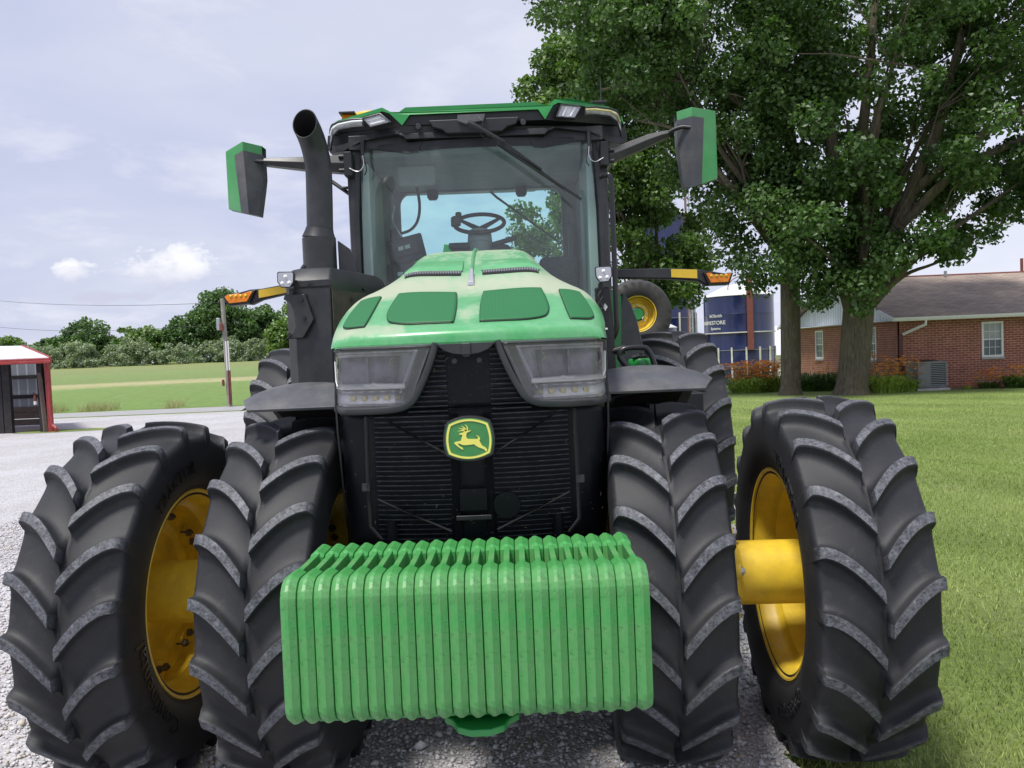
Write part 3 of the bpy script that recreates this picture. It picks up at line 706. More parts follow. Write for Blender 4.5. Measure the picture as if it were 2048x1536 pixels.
# emblem: bulged square badge with the leaping deer
def badge(k, n=10):
    c = [(-.077, .060), (.077, .060), (.081, -.058), (-.081, -.058)]; b_ = [(0, .079), (.090, 0), (0, -.079), (-.090, 0)]; out = []
    for i in range(4):
        a = Vector(c[i]); d = Vector(c[(i+1) % 4]); m_ = Vector(b_[i]); ctl = 2*m_-(a+d)/2
        for j in range(n):
            t = j/n; out.append(a*(1-t)**2+ctl*2*t*(1-t)+d*t*t)
    return [(p.x*k, p.y*k) for p in out]
EX, EZ, EY = -.003, 1.487, -.592
def flat(poly, y0, y1, name, mat, parent, bev=0.):
    m = MB(); m.prism([(EX+a, EZ+b) for a, b in poly], y0, y1); return m.build(name, mat, parent, smooth=40, bevel=bev)
em = flat(badge(1.09), EY, EY+.05, 'emblem', 'black2', T, .006)
flat(badge(1.0), EY-.004, EY+.004, 'emblem_plate', paint('emblem_green', (.045, .21, .06), .4, var=.12, scale=30), em, .001)
o_, i_ = badge(.955), badge(.865); m = MB(); n = len(o_)
m.add([(EX+a, EY-.0065, EZ+b) for a, b in o_+i_]+[(EX+a, EY-.003, EZ+b) for a, b in o_+i_], [(i, (i+1) % n, n+(i+1) % n, n+i) for i in range(n)]+[(i, (i+1) % n, 2*n+(i+1) % n, 2*n+i) for i in range(n)]+[(n+i, n+(i+1) % n, 3*n+(i+1) % n, 3*n+i) for i in range(n)])
YM = paint('emblem_yellow', (.74, .68, .14), .45, var=.05); m.build('emblem_border', YM, em, smooth=0)
deer = [(775,455),(785,445),(830,432),(880,415),(905,395),(920,375),(945,375),(960,390),(1000,382),(1022,378),(1005,400),(965,420),(940,425),(928,470),(925,510),(940,545),(965,562),(1060,562),(1150,565),(1172,555),(1176,530),(1160,505),(1132,482),(1150,484),(1190,510),(1215,545),(1215,575),(1200,590),(1225,640),(1250,690),(1275,715),(1320,735),(1345,760),(1366,792),(1345,838),(1325,808),(1300,785),(1270,770),(1200,745),(1140,715),(1100,680),(1080,672),(1000,685),(900,692),(840,685),(800,665),(770,655),(745,662),(760,690),(800,725),(845,745),(865,788),(820,772),(760,730),(710,690),(675,655),(675,635),(710,622),(760,612),(800,605),(815,590),(825,550),(840,500),(848,478),(820,470),(785,468)]
ca, sa = math.cos(R_(-2.0)), math.sin(R_(-2.0))
def dz(p):
    a = (p[0]-980)*.000181; b = -(p[1]-562)*.000181; return (a*ca-b*sa, a*sa+b*ca)
dm = flat([dz(p) for p in deer], EY-.0065, EY-.003, 'emblem_deer', YM, em)
m = MB()
for ln in ([(938, 392), (952, 345), (945, 300), (922, 272), (892, 257)], [(935, 385), (895, 335), (855, 303), (818, 284)], [(930, 392), (872, 352), (812, 340), (758, 328)], [(918, 395), (860, 380), (800, 382), (745, 402)]):
    P = []; k = len(ln)
    for i, p in enumerate(ln):
        a = Vector(dz(p)); d = (Vector(dz(ln[min(i+1, k-1)]))-Vector(dz(ln[max(i-1, 0)]))).normalized(); w_ = .0030*(1-i/(k-1))+.0004
        P.append([Vector((EX+a.x-d.y*w_, EY-.0066, EZ+a.y+d.x*w_)), Vector((EX+a.x+d.y*w_, EY-.0066, EZ+a.y-d.x*w_))])
    m.grid(P)
m.build('emblem_antlers', YM, em, smooth=0, fix=False)

# ------------------------------------------------------------------ front weights
def weight_mesh():
    # side outline in (y, z): front at y=-1.2
    def rnd(c, r, a0, a1, n=5): return [(c[0]+r*math.cos(R_(a0+(a1-a0)*i/n)), c[1]+r*math.sin(R_(a0+(a1-a0)*i/n))) for i in range(n+1)]
    body = rnd((-1.13, .735), .075, 180, 262)+[(-1.0, .655), (-.80, .66)]+rnd((-.70, .71), .05, 270, 360)+[(-.65, .95), (-.655, 1.08)]
    body += rnd((-.68, 1.10), .025, 0, 90, 3)+[(-.79, 1.125), (-.815, 1.11), (-.83, 1.02), (-1.0, 1.02), (-1.015, 1.11), (-1.035, 1.128)]+rnd((-1.12, 1.055), .08, 85, 180, 6)
    hw = .0258; cy = -.92; cz = .89
    def ins(d):
        out = []; n = len(body)
        for i, (y, z) in enumerate(body):
            a = Vector(body[i-1]); b = Vector(body[(i+1) % n]); t = (b-a).normalized(); nn = Vector((-t.y, t.x))   # outline runs anticlockwise
            q = Vector((y, z))+nn*d; out.append((q.x, q.y))
        return out
    L = [(-hw, ins(.020)), (-hw*.93, ins(.0125)), (-hw*.36, ins(.0012)), (-hw*.30, ins(0)), (hw*.12, ins(0)), (hw*.18, ins(.0010)), (hw*.93, ins(.0105)), (hw, ins(.019))]
    m = MB(); n = len(body); vs = [(x, a, b) for x, p in L for a, b in p]
    fs = [(k*n+i, k*n+(i+1) % n, (k+1)*n+(i+1) % n, (k+1)*n+i) for k in range(len(L)-1) for i in range(n)]
    for k in (0, len(L)-1):
        fs += [tuple(k*n+i for i in t) for t in tessellate_polygon([[Vector((a, b, 0)) for a, b in L[k][1]]])]
    m.add(vs, fs)
    # handle bar bridging the slot
    m.prism([(-1.03, 1.122), (-.80, 1.118), (-.80, 1.085), (-.83, 1.075), (-1.0, 1.078), (-1.03, 1.09)], -.0095, .0095, 'YZ')
    return m
wp = weight_mesh().build('suitcase_weight', 'weight', T, smooth=8, bevel=0)
for i in range(22):
    o = wp if i == 0 else wp.copy()
    if i: COL.objects.link(o); o.parent = T
    o.location = (-.578+.0261+.0523*i, random.uniform(-.002, .002), random.uniform(-.0015, .0015)); o.rotation_euler = (0, 0, 0); o['group'] = 'front suitcase weights'
m = MB(); m.box((0, -.90, .638), (1.02, .30, .035)); m.box((0, -.62, .75), (.55, .2, .34)); m.build('weight_bracket', 'green', T, bevel=.006)
m = MB(); m.prism([(-.10, -1.02), (-.07, -1.05), (-.05, -1.10), (-.01, -1.125), (.06, -1.125), (.10, -1.10), (.12, -1.05), (.15, -1.02), (.15, -.80), (-.10, -.80)], .585, .61, 'XY'); m.build('tow_plate', 'green', T, bevel=.006)
# ================================================================== CAB
CY0 = 1.50
cf = MB()
for sx in (-1, 1):
    cf.tube([(sx*.775, CY0, 1.55), (sx*.785, CY0, 2.2), (sx*.785, CY0+.02, 2.7), (sx*.765, CY0+.05, 3.12)], [.035, .04, .042, .045], 8)
    cf.box((sx*.80, CY0+.06, 2.35), (.045, .12, 1.6))
    cf.box((sx*.80, 3.08, 2.45), (.10, .12, 1.35)); cf.box((sx*.80, 2.3, 1.62), (.06, 1.6, .12))
    cf.box((sx*.80, 2.3, 3.10), (.08, 1.6, .10))
cf.box((0, CY0+.02, 3.16), (1.6, .10, .09)); cf.box((0, CY0+.05, 1.62), (1.6, .1, .3)); cf.box((0, 3.08, 3.2), (1.7, .12, .12)); cf.box((0, 3.05, 1.9), (1.6, .1, .5))
cab = cf.build('cab_frame', 'black2', T, smooth=40, bevel=.006)
def wsy(x, z): return CY0-.02-.10*(1-(x/.75)**2)+(.10*max(0, z-2.7)**1.5)
P = [[Vector((x*(1-.02*(z-2.2)), wsy(x, z), z)) for x in np.linspace(-.745, .745, 25)] for z in np.linspace(1.75, 3.135, 12)]
m = MB(); m.grid(P); m.build('windshield', 'glass', cab, smooth=70)
# dark sun band and corner gussets at the head of the screen
m = MB()
P = [[Vector((x, wsy(x, z)-.004, z)) for x in np.linspace(-.40, .40, 9)] for z in (3.085, 3.14)]
m.grid(P); m.build('sun_band', 'black', cab, smooth=50)
for sx in (-1, 1):
    m = MB(); m.add([(sx*.70, wsy(.70, 3.13)-.006, 3.14), (sx*.70, wsy(.7, 3.1)-.006, 3.125), (sx*.42, wsy(.42, 3.08)-.006, 3.07), (sx*.36, wsy(.36, 3.08)-.006, 3.075), (sx*.33, wsy(.36, 3.1)-.006, 3.14)], [(0, 1, 2, 3, 4)])
    m.build('sun_band_corner', 'black', cab, smooth=0, solid=.004)
    # side glazing
    m = MB(); m.add([(sx*.80, 1.62, 1.68), (sx*.80, 3.0, 1.68), (sx*.80, 3.0, 3.05), (sx*.80, 1.62, 3.05)], [(0, 1, 2, 3)]); m.build('side_window', 'glass2', cab, smooth=0)
    # interior: pale panel standing in for oblique side glass, B pillar, side liner
    m = MB(); m.prism([(1.56, 1.7), (2.12, 1.7), (2.08, 3.05), (1.56, 3.05)], sx*.695, sx*.765, 'YZ'); m.build('pale_edge_panel', 'trim', cab, bevel=.01)
    m = MB(); m.prism([(2.0, 1.7), (3.0, 1.7), (3.0, 3.12), (2.0, 3.12)], sx*.735, sx*.77, 'YZ'); m.build('side_lining', 'liner', cab, bevel=.01)
m = MB()
def rr(x0, x1, z0, z1, r, n=6):
    out = []
    for cx, cz, a in ((x1-r, z1-r, 0), (x0+r, z1-r, 90), (x0+r, z0+r, 180), (x1-r, z0+r, 270)):
        for i in range(n+1): t = R_(a+90*i/n); out.append((cx+r*math.cos(t), cz+r*math.sin(t)))
    return out
def frame(outer, inner, y0, y1):
    tr = tessellate_polygon([[Vector((a, b, 0)) for a, b in outer], [Vector((a, b, 0)) for a, b in reversed(inner)]])
    pts = outer+list(reversed(inner)); n = len(pts); m = MB()
    vs = [(a, y0, b) for a, b in pts]+[(a, y1, b) for a, b in pts]; fs = [tuple(t) for t in tr]+[tuple(i+n for i in reversed(t)) for t in tr]
    for s, e in ((0, len(outer)), (len(outer), n)):
        k = e-s; fs += [(s+i, s+(i+1) % k, s+(i+1) % k+n, s+i+n) for i in range(k)]
    return m.add(vs, fs)
inner = rr(-.695, .625, 2.0, 3.135, .10)
outer = [(.78, 1.60), (.78, 3.24), (-.78, 3.24), (-.78, 1.60)]
o = frame(outer, inner, 3.0, 3.05).build('rear_wall', 'liner', cab, smooth=30)
inner2 = rr(-.690, .620, 2.005, 3.13, .10); m = MB(); m.add([(a, 3.03, b) for a, b in inner2], [tuple(range(len(inner2)))]); m.build('rear_window', 'glass2', cab, smooth=0)
m = MB(); m.prism([(1.62, 3.10), (2.1, 3.11), (3.0, 3.145), (3.0, 3.24), (1.60, 3.18)], -.74, .74, 'YZ'); m.build('headliner', 'liner', cab, bevel=.02)
for x in (-.42, .30):
    m = MB(); m.prism([(x-.045, 3.15), (x+.045, 3.15), (x+.045, 3.09), (x+.03, 3.065), (x-.03, 3.065), (x-.045, 3.09)], 2.95, 2.99); m.build('window_latch', 'black', cab, bevel=.008)
m = MB(); m.tube([(.02, 3.11, 3.17), (.10, 3.10, 3.09), (.14, 3.10, 3.06)], .010, 8); m.tube([(.12, 3.10, 3.075), (.58, 3.09, 2.715)], .007, 8); m.box((.36, 3.09, 2.885), (.60, .012, .016), ry=.665)
m.build('rear_wiper', 'black', cab)
m = MB(); m.tube(catmull([(-.50, 2.5, 3.12), (-.48, 2.5, 2.95), (-.50, 2.5, 2.83), (-.56, 2.5, 2.76), (-.66, 2.5, 2.73)], 6), .011, 8); m.build('cable', 'black', cab)
m = MB(); m.tube(catmull([(-.68, 2.3, 2.96), (-.64, 2.28, 2.9), (-.66, 2.3, 2.82), (-.62, 2.28, 2.72), (-.56, 2.3, 2.62)], 6), .007, 6); m.build('cable', 'silver', cab)
m = MB(); m.box((-.66, 2.35, 2.60), (.06, .05, .30)); m.build('speaker_panel', 'black', cab, bevel=.01)
m = MB(); m.box((-.42, 1.85, 3.02), (.26, .05, .14)); m.build('radio_box', 'liner', cab, bevel=.02)
m = MB(); m.prism([(2.9, 2.4), (2.9, 2.75), (2.86, 2.82), (2.8, 2.75), (2.8, 2.4)], .66, .70, 'YZ'); m.build('grab_handle', 'liner', cab, bevel=.01)
# steering column and wheel
sc_ = MB(); sc_.tube([(-.02, 2.02, 1.8), (-.02, 2.02, 2.55), (-.02, 2.03, 2.57)], [.075, .072, .085], 20); sc_.tube([(-.02, 2.03, 2.57), (-.02, 2.05, 2.66)], [.088, .080], 20)
col_ = sc_.build('steering_column', 'column', cab, bevel=.004)
m = MB(); m.box((-.16, 2.04, 2.565), (.16, .03, .045)); m.build('column_lever', 'black', col_, bevel=.01)
m = MB(); m.box((.15, 2.04, 2.585), (.18, .03, .035), ry=-.25); m.build('column_lever', 'black', col_, bevel=.01)
cw = Vector((-.02, 2.09, 2.725)); tilt = Matrix.Rotation(R_(30), 3, 'X')
ring = [cw+tilt @ Vector((.175*math.cos(2*PI*i/48), .175*math.sin(2*PI*i/48), 0)) for i in range(48)]
m = MB(); m.tube(ring, .0145, 10, closed=True); sw = m.build('steering_wheel', 'black', cab)
for a in (205, 335, 270):
    e = cw+tilt @ Vector((.17*math.cos(R_(a if a != 270 else 90)), .17*math.sin(R_(a if a != 270 else 90)), 0)) if a != 270 else cw+tilt @ Vector((0, -.05, -.03))
    e = cw+tilt @ Vector((.17*math.cos(R_({205: 150, 335: 30, 270: 270}[a])), .17*math.sin(R_({205: 150, 335: 30, 270: 270}[a])), 0))
    m = MB(); m.tube([cw+tilt @ Vector((0, -.055, -.025)), e], [.020, .011], 8); m.build('spoke', 'black', sw)
m = MB(); k = cw+tilt @ Vector((-.165, .0, .02)); m.box(k, (.06, .07, .07), rz=.3); m.cyl(k+Vector((.02, 0, .02)), k+Vector((.02, 0, .065)), .022, 12); m.build('spinner_knob', 'black', sw, bevel=.01)
# operator seat back behind the column, trainer seat on the right, monitors on the left
def cushion(c, w_, h, d, name, lean=.1, parent=cab):
    m = MB(); m.box(c, (w_, d, h), rx=-lean); o = m.build(name, 'seat', parent, smooth=60, bevel=min(w_, h, d)*.42, seg=5); return o
cushion((-.03, 2.45, 2.38), .46, .48, .12, 'seat_back'); cushion((-.03, 2.2, 2.05), .5, .14, .5, 'seat_cushion', 0)
cushion((.555, 2.45, 2.26), .30, .50, .11, 'trainer_seat_back')
m = MB(); m.box((-.20, 2.05, 2.47), (.022, .03, .035)); m.tube([(-.195, 2.05, 2.42), (-.19, 2.05, 2.57)], .008, 8); m.tube([(-.20, 2.05, 2.56), (-.17, 2.06, 2.575)], .009, 8); m.build('red_switch', 'red', cab, bevel=.003)
for c, rot in (((-.545, 2.1, 2.56), -.22), ((-.55, 2.05, 2.37), -.05)):
    m = MB(); m.box(c, (.26, .035, .19), ry=rot, rx=-.15); mo = m.build('monitor', 'black', cab, bevel=.012)
    m = MB(); c2 = Vector(c)+Vector((.0, -.022, .01)); m.box(c2, (.18, .012, .11), ry=rot, rx=-.15); m.build('monitor_back', 'black2', mo, bevel=.004)
    for dx in (-.035, .012):
        m = MB(); m.box(c2+Vector((dx, -.008, .006-dx*rot)), (.038, .003, .028), ry=rot, rx=-.15); m.build('sticker', 'white', mo, smooth=0)
m = MB(); m.tube([(-.55, 2.15, 1.9), (-.55, 2.15, 2.55)], .02, 10); m.build('monitor_post', 'black', cab)
m = MB(); m.box((-.5, 2.4, 2.0), (.3, .6, .3)); m.build('armrest_console', 'liner', cab, bevel=.04)

# ------------------------------------------------------------------ roof
rf = MB()
top = [(-.93, 3.235), (-.915, 3.285), (-.86, 3.305), (-.565, 3.345), (-.515, 3.315), (-.46, 3.310), (-.42, 3.335), (.38, 3.335), (.43, 3.315), (.455, 3.315), (.50, 3.350), (.60, 3.352), (.84, 3.318), (.93, 3.265), (.945, 3.21)]
bot = [(.925, 3.245), (.83, 3.300), (.52, 3.328), (.488, 3.312), (.435, 3.228), (.395, 3.290), (-.395, 3.290), (-.445, 3.228), (-.52, 3.305), (-.565, 3.322), (-.86, 3.282), (-.905, 3.225)]
def sect(pl, f, y, dz=0): return [Vector((a*f, y+.16*(abs(a)/.93)**4, b+dz)) for a, b in pl]
poly = top+bot; n = len(poly)
tr = [tuple(t) for t in tessellate_polygon([[Vector((a, b, 0)) for a, b in poly]])]
L = [sect(poly, 1, 1.36), sect(poly, 1, 1.40, .004)]
rf.add([p for l in L for p in l], tr+[(i, (i+1) % n, n+(i+1) % n, n+i) for i in range(n)])
P = []
for y, f, dz in ((1.40, 1, .004), (1.8, 1.01, .012), (2.6, 1.0, .0), (3.2, .97, -.05), (3.25, .95, -.10)): P.append(sect(top, f, y, dz))
rf.grid(P)
roof = rf.build('cab_roof', 'green', cab, smooth=30, fix=True)
# black underside with raised corner pods
un = MB()
out_ = [(-.945, 3.235), (-.955, 3.16), (-.93, 3.12), (-.84, 3.115), (-.70, 3.165), (-.48, 3.185), (-.44, 3.165), (-.43, 3.15), (.43, 3.145), (.45, 3.165), (.5, 3.185), (.72, 3.16), (.84, 3.105), (.93, 3.10), (.965, 3.135), (.955, 3.22), (.92, 3.25), (.84, 3.302), (.52, 3.330), (.487, 3.314), (.435, 3.232), (.395, 3.292), (-.395, 3.292), (-.445, 3.232), (-.52, 3.307), (-.565, 3.324), (-.86, 3.284), (-.91, 3.24)]
no = len(out_); tr = [tuple(t) for t in tessellate_polygon([[Vector((a, b, 0)) for a, b in out_]])]
L = [sect(out_, 1, 1.385), sect(out_, 1.0, 1.9), [Vector((a*.97, 3.2, b)) for a, b in out_]]
un.add([p for l in L for p in l], tr+[tuple(i+2*no for i in reversed(t)) for t in tr]+[(k*no+i, k*no+(i+1) % no, (k+1)*no+(i+1) % no, (k+1)*no+i) for k in (0, 1) for i in range(no)])
un.build('roof_underside', 'black', cab, smooth=30, bevel=.006)
m = MB(); m.prism([(-.28, 3.245), (.28, 3.245), (.255, 3.20), (.20, 3.185), (.17, 3.16), (-.17, 3.16), (-.20, 3.185), (-.255, 3.20)], 1.34, 1.40); wc = m.build('wiper_cover', 'black', cab, bevel=.008)
m = MB(); m.prism([(-.10, 3.262), (.07, 3.262), (.06, 3.222), (-.01, 3.215), (-.05, 3.205), (-.10, 3.225)], 1.315, 1.35); m.build('wiper_motor_cap', 'grey', cab, bevel=.004)
for x in (-.345, .30): m = MB(); m.cyl((x, 1.385, 3.215), (x, 1.36, 3.215), .018, 16); m.build('roof_bolt', 'black2', cab, bevel=.003)
# wiper
m = MB(); m.tube([(-.03, 1.27, 3.20), (.02, 1.26, 3.17), (.18, 1.27, 3.075)], [.018, .014, .011], 8); m.tube([(.16, 1.28, 3.085), (.40, 1.31, 2.91)], [.010, .007], 8)
wpr = m.build('wiper', 'black', cab)
m = MB(); m.tube([(.13, 1.30, 3.085), (.40, 1.33, 2.895), (.62, 1.36, 2.735)], [.007, .014, .006], 8); m.box((.385, 1.345, 2.905), (.62, .010, .018), ry=.62); m.build('wiper_blade', 'gloss', wpr)
m = MB(); m.tube(catmull([(.03, 1.27, 3.235), (.055, 1.25, 3.19), (.04, 1.26, 3.13), (.07, 1.27, 3.10), (.10, 1.27, 3.13)], 5), .0022, 6); m.build('washer_hose', 'black2', wpr)
# roof lamps
def rl(poly, y, name='roof_light'):
    c = (sum(p[0] for p in poly)/len(poly), sum(p[1] for p in poly)/len(poly)); yy = lambda a: y+.16*(abs(a)/.93)**4
    def ringp(k, dy): return [(c[0]+(a-c[0])*k, yy(c[0]+(a-c[0])*k)+dy, c[1]+(b-c[1])*k) for a, b in poly]
    n = len(poly); m = MB(); A = ringp(1.0, .03)+ringp(1.0, -.016)+ringp(.90, -.018)+ringp(.86, .006)
    m.add(A, [(k*n+i, k*n+(i+1) % n, (k+1)*n+(i+1) % n, (k+1)*n+i) for k in range(3) for i in range(n)]); o = m.build(name, 'black2', cab, smooth=30)
    tr = [tuple(t) for t in tessellate_polygon([[Vector((a, b, 0)) for a, b in poly]])]
    m = MB(); m.add(ringp(.87, .004), tr); m.build('lamp_reflector', 'lampbody', o, smooth=0)
    for f in (.3, .7):
        p0 = [poly[0][0]*(1-f)+poly[-1][0]*f, poly[0][1]*(1-f)+poly[-1][1]*f]; p1 = [poly[1][0]*(1-f)+poly[2][0]*f, poly[1][1]*(1-f)+poly[2][1]*f] if n == 4 else None
        if p1:
            q0 = Vector((p0[0], yy(p0[0]), p0[1])); q1 = Vector((p1[0], yy(p1[0]), p1[1])); m = MB(); m.tube([q0.lerp(q1, .14), q0.lerp(q1, .86)], .008, 8); m.build('led_bar', 'lite', o)
    m = MB(); m.add(ringp(.92, -.012), tr); m.build('lamp_lens', 'lens', o, smooth=0)
    return o
rl([(-.700, 3.285), (-.575, 3.305), (-.505, 3.243), (-.640, 3.222)], 1.345)
rl([(.500, 3.232), (.535, 3.312), (.670, 3.303), (.620, 3.225)], 1.345)
for sx, dz in ((-1, 0), (1, .012)):
    m = MB(); P = []
    for a, b0, b1, y in ((.685, 3.232, 3.272, 1.375), (.75, 3.232, 3.276, 1.385), (.84, 3.225, 3.268, 1.41), (.885, 3.200, 3.262, 1.44), (.905, 3.15, 3.245, 1.47), (.915, 3.125, 3.22, 1.50)):
        P.append([Vector((sx*a, y-.012, b1+dz)), Vector((sx*a, y-.03, (b0+b1)/2+dz)), Vector((sx*a*.998, y-.012, b0+dz))])
    m.grid(P); o = m.build('corner_light', 'lens', cab, smooth=60)
    m = MB(); m.grid([[p+Vector((0, .016, 0)) for p in r] for r in P]); m.build('lamp_reflector', 'lampbody', o, smooth=60)
    m = MB(); m.tube([r[1]+Vector((0, .004, .006)) for r in P[:5]], .007, 8); m.build('led_bar', 'warm' if sx > 0 else 'lite', o)
    m = MB(); m.tube([r[2]+Vector((0, -.006, -.002)) for r in P]+[P[-1][0]+Vector((0, -.004, 0))]+[r[0]+Vector((0, -.006, .002)) for r in reversed(P[:-1])]+[P[0][2]+Vector((0, -.006, 0))], .006, 6); m.build('lamp_rim', 'black2', o)
m = MB(); m.lathe([(3.33, .0), (3.33, .13), (3.40, .15), (3.425, .14), (3.445, .09), (3.45, 0)], (-.715, 1.85, 0), 'Z', 24); m.build('guidance_dome', 'yellow2', roof)
for x in (-.80, .78): m = MB(); m.box((x, 1.52, 3.335), (.085, .05, .03), taper=.8); mk_ = m.build('marker_lamp', 'orange' if x < 0 else 'silver', roof, bevel=.006); m = MB(); m.box((x, 1.50, 3.35), (.10, .08, .012)); m.build('marker_cover', 'black2', mk_, bevel=.003)
m = MB(); m.tube([(.81, 1.6, 3.30), (.81, 1.6, 3.35), (.812, 1.6, 3.52)], [.007, .005, .003], 8); m.build('antenna', 'black2', roof)

# ------------------------------------------------------------------ mirrors
def mirror(sx, pts_g, y, arm, rod):
    """pts_g: XZ outline of the whole shell; arm: [(x,z_top,z_bot)]"""
    k = MB()
    k.grid([[Vector((a, yy, z)) for a, yy, z in ((x, y-.045, z0), (x, y-.06, (z0+z1)/2), (x, y-.045, z1), (x, y+.03, z1), (x, y+.03, z0), (x, y-.045, z0))] for x, z1, z0 in arm])
    k.add([(arm[0][0], y-.045, arm[0][2]), (arm[0][0], y-.045, arm[0][1]), (arm[0][0], y+.03, arm[0][1]), (arm[0][0], y+.03, arm[0][2])], [(0, 1, 2, 3)])
    k.add([(arm[-1][0], y-.045, arm[-1][2]), (arm[-1][0], y-.045, arm[-1][1]), (arm[-1][0], y+.03, arm[-1][1]), (arm[-1][0], y+.03, arm[-1][2])], [(0, 1, 2, 3)])
    a = k.build('mirror_arm', 'black2', cab, smooth=30, bevel=.004)
    m = MB(); m.tube(catmull(rod, 5), .0125, 10); m.build('mirror_rod', 'black', a)
    for zz_ in (arm[0][1]-.012, arm[0][2]+.012):
        m = MB(); m.tube([(arm[0][0]-sx*.045, y-.05, zz_), (arm[0][0]+sx*.03, y-.055, zz_)], .013, 8); m.build('arm_hinge', 'black', a)
    sh, gp, y0 = pts_g
    m = MB()   # shell, front facets: grey panel near the arm, green outside
    bk = [(p[0], p[1]) for p in sh]; n = len(bk); cx = sum(p[0] for p in bk)/n; cz = sum(p[1] for p in bk)/n
    ridge = gp  # top and bottom points of the crease
    F0 = [Vector((x, y0, z)) for x, z in bk]; RG = [Vector((x, y0-.11, z)) for x, z in ridge]
    m.add(F0+[Vector((x, y0+.06, z)) for x, z in bk]+RG, [])
    return a, m, F0, RG
# left mirror
armL = [(-.83, 3.085, 2.975), (-1.08, 3.085, 3.005), (-1.24, 3.085, 3.03), (-1.33, 3.085, 3.045)]
a, *_ = mirror(-1, ([(-1.5, 3.1)]*3, [(-1.45, 3.2)], 1.4), 1.50, armL, [(-1.30, 1.48, 3.066), (-1.37, 1.47, 3.07), (-1.42, 1.45, 3.065), (-1.45, 1.43, 3.05)])
def shell(top_, bot_, step, name_mat, sx, lab):
    """faceted housing from XYZ rings"""
    (tl, tm, tr_), (bl, bm_, br) = top_, bot_
    o = None
    return o
def housing(sx, X0, XC, X1, ZT, ZC, ZT1, ZB0, ZBC, ZB1, y, split):
    """X0 outer edge, XC crease, X1 inner edge (towards the cab); tops ZT/ZC/ZT1, bottoms ZB0/ZBC/ZB1"""
    outer_t, crease_t, inner_t = Vector((X0, y+.02, ZT)), Vector((XC, y-.07, ZC)), Vector((X1, y+.02, ZT1))
    xb = lambda a, b, f: a+(b-a)*f
    outer_b, crease_b, inner_b = Vector((X0, y+.02, ZB0)), Vector((XC+(X1-XC)*.10, y-.05, ZBC)), Vector((X1-(X1-XC)*.45, y+.02, ZB1))
    mid_i = Vector((X1, y+.02, ZT1-.20)); step = Vector((X1-(X1-XC)*.12, y+.02, ZT1-.27))
    back = Vector((0, .09, 0))
    g = MB()   # green cap: outer face + top band
    cap = .055
    s0 = crease_t.lerp(outer_t, split); s1 = crease_b.lerp(outer_b, split*.75)
    s0b = s0-Vector((0, 0, cap)); ct = crease_t.lerp(crease_b, cap/(ZC-ZBC)); it = inner_t-Vector((0, 0, cap))
    g.add([outer_t, s0b, s1, outer_b, crease_t, ct, inner_t, it, outer_t+back, inner_t+back, outer_b+back, s0], [(0, 11, 1, 2, 3), (11, 4, 5, 1), (4, 6, 7, 5), (0, 8, 9, 6, 4, 11), (0, 3, 10, 8)])
    go = g.build('mirror_housing', 'mirrorgreen', cab, smooth=0, fix=False, bevel=.003)
    g = MB()
    g.add([s0b, ct, crease_b, s1, it, step, inner_b, mid_i, outer_b, outer_b+back, inner_b+back, step+back, mid_i+back, inner_t+back, outer_t+back, it+back],
          [(0, 1, 2, 3), (1, 4, 7, 5, 6, 2), (3, 2, 6, 10, 9, 8), (6, 5, 11, 10), (5, 7, 12, 11), (7, 4, 15, 12), (9, 10, 11, 12, 15, 13, 14)])
    g.build('mirror_back', 'grey', go, smooth=0, fix=False, bevel=.002)
M['mirrorgreen'] = paint('faded_green', (.05, .27, .085), .6, var=.12, scale=6, dust=(.25, .36, .25), dustamt=.25)
housing(-1, -1.580, -1.442, -1.35, 3.145, 3.180, 3.170, 2.785, 2.735, 2.735, 1.47, .50)
housing(1, 1.515, 1.345, 1.270, 3.270, 3.275, 3.275, 2.850, 2.785, 2.80, 1.47, .50)
armR = [(.83, 3.055, 2.965), (.93, 3.085, 3.00), (1.08, 3.135, 3.06), (1.16, 3.15, 3.095), (1.205, 3.155, 3.11)]
mirror(1, ([(1.5, 3.1)]*3, [(1.45, 3.2)], 1.4), 1.50, armR, [(1.19, 1.48, 3.13), (1.24, 1.46, 3.155), (1.29, 1.44, 3.165), (1.34, 1.42, 3.155)])
for sx in (-1, 1):
    m = MB(); m.box((sx*.80, 1.46, 3.02), (.05, .09, .15)); m.build('mirror_bracket', 'black', cab, bevel=.005)
    m = MB(); m.tube(catmull([(sx*.705, 1.42, 3.08), (sx*.70, 1.40, 3.0), (sx*.735, 1.40, 2.965), (sx*.79, 1.41, 2.99)], 5), .0025, 6); m.build('aerial_wire', 'silver', cab)
    m = MB(); m.tube([(sx*.705, 1.44, 3.165), (sx*.705, 1.42, 3.07)], [.016, .011], 8); m.build('aerial_base', 'black', cab)
    m = MB(); m.tube(catmull([(sx*.70, 1.43, 3.06), (sx*.685, 1.42, 2.98), (sx*.70, 1.42, 2.945)], 5), .004, 6); m.build('aerial_wire', 'black', cab)
m = MB(); m.tube([(-.98, 1.75, 2.99), (-.80, 1.7, 2.85)], .013, 8); m.tube([(-.90, 1.7, 2.93), (-.80, 1.7, 2.93)], .010, 8); m.build('step_brace', 'black', cab)
# grab rail by the right pillar
m = MB(); m.tube(catmull([(.755, 1.30, 2.85), (.785, 1.26, 2.852), (.808, 1.24, 2.82), (.812, 1.24, 2.6), (.813, 1.24, 2.2), (.813, 1.24, 2.02), (.812, 1.24, 1.93), (.79, 1.25, 1.87), (.745, 1.28, 1.845)], 6), .0165, 12)
m.build('grab_rail', 'gloss', cab)

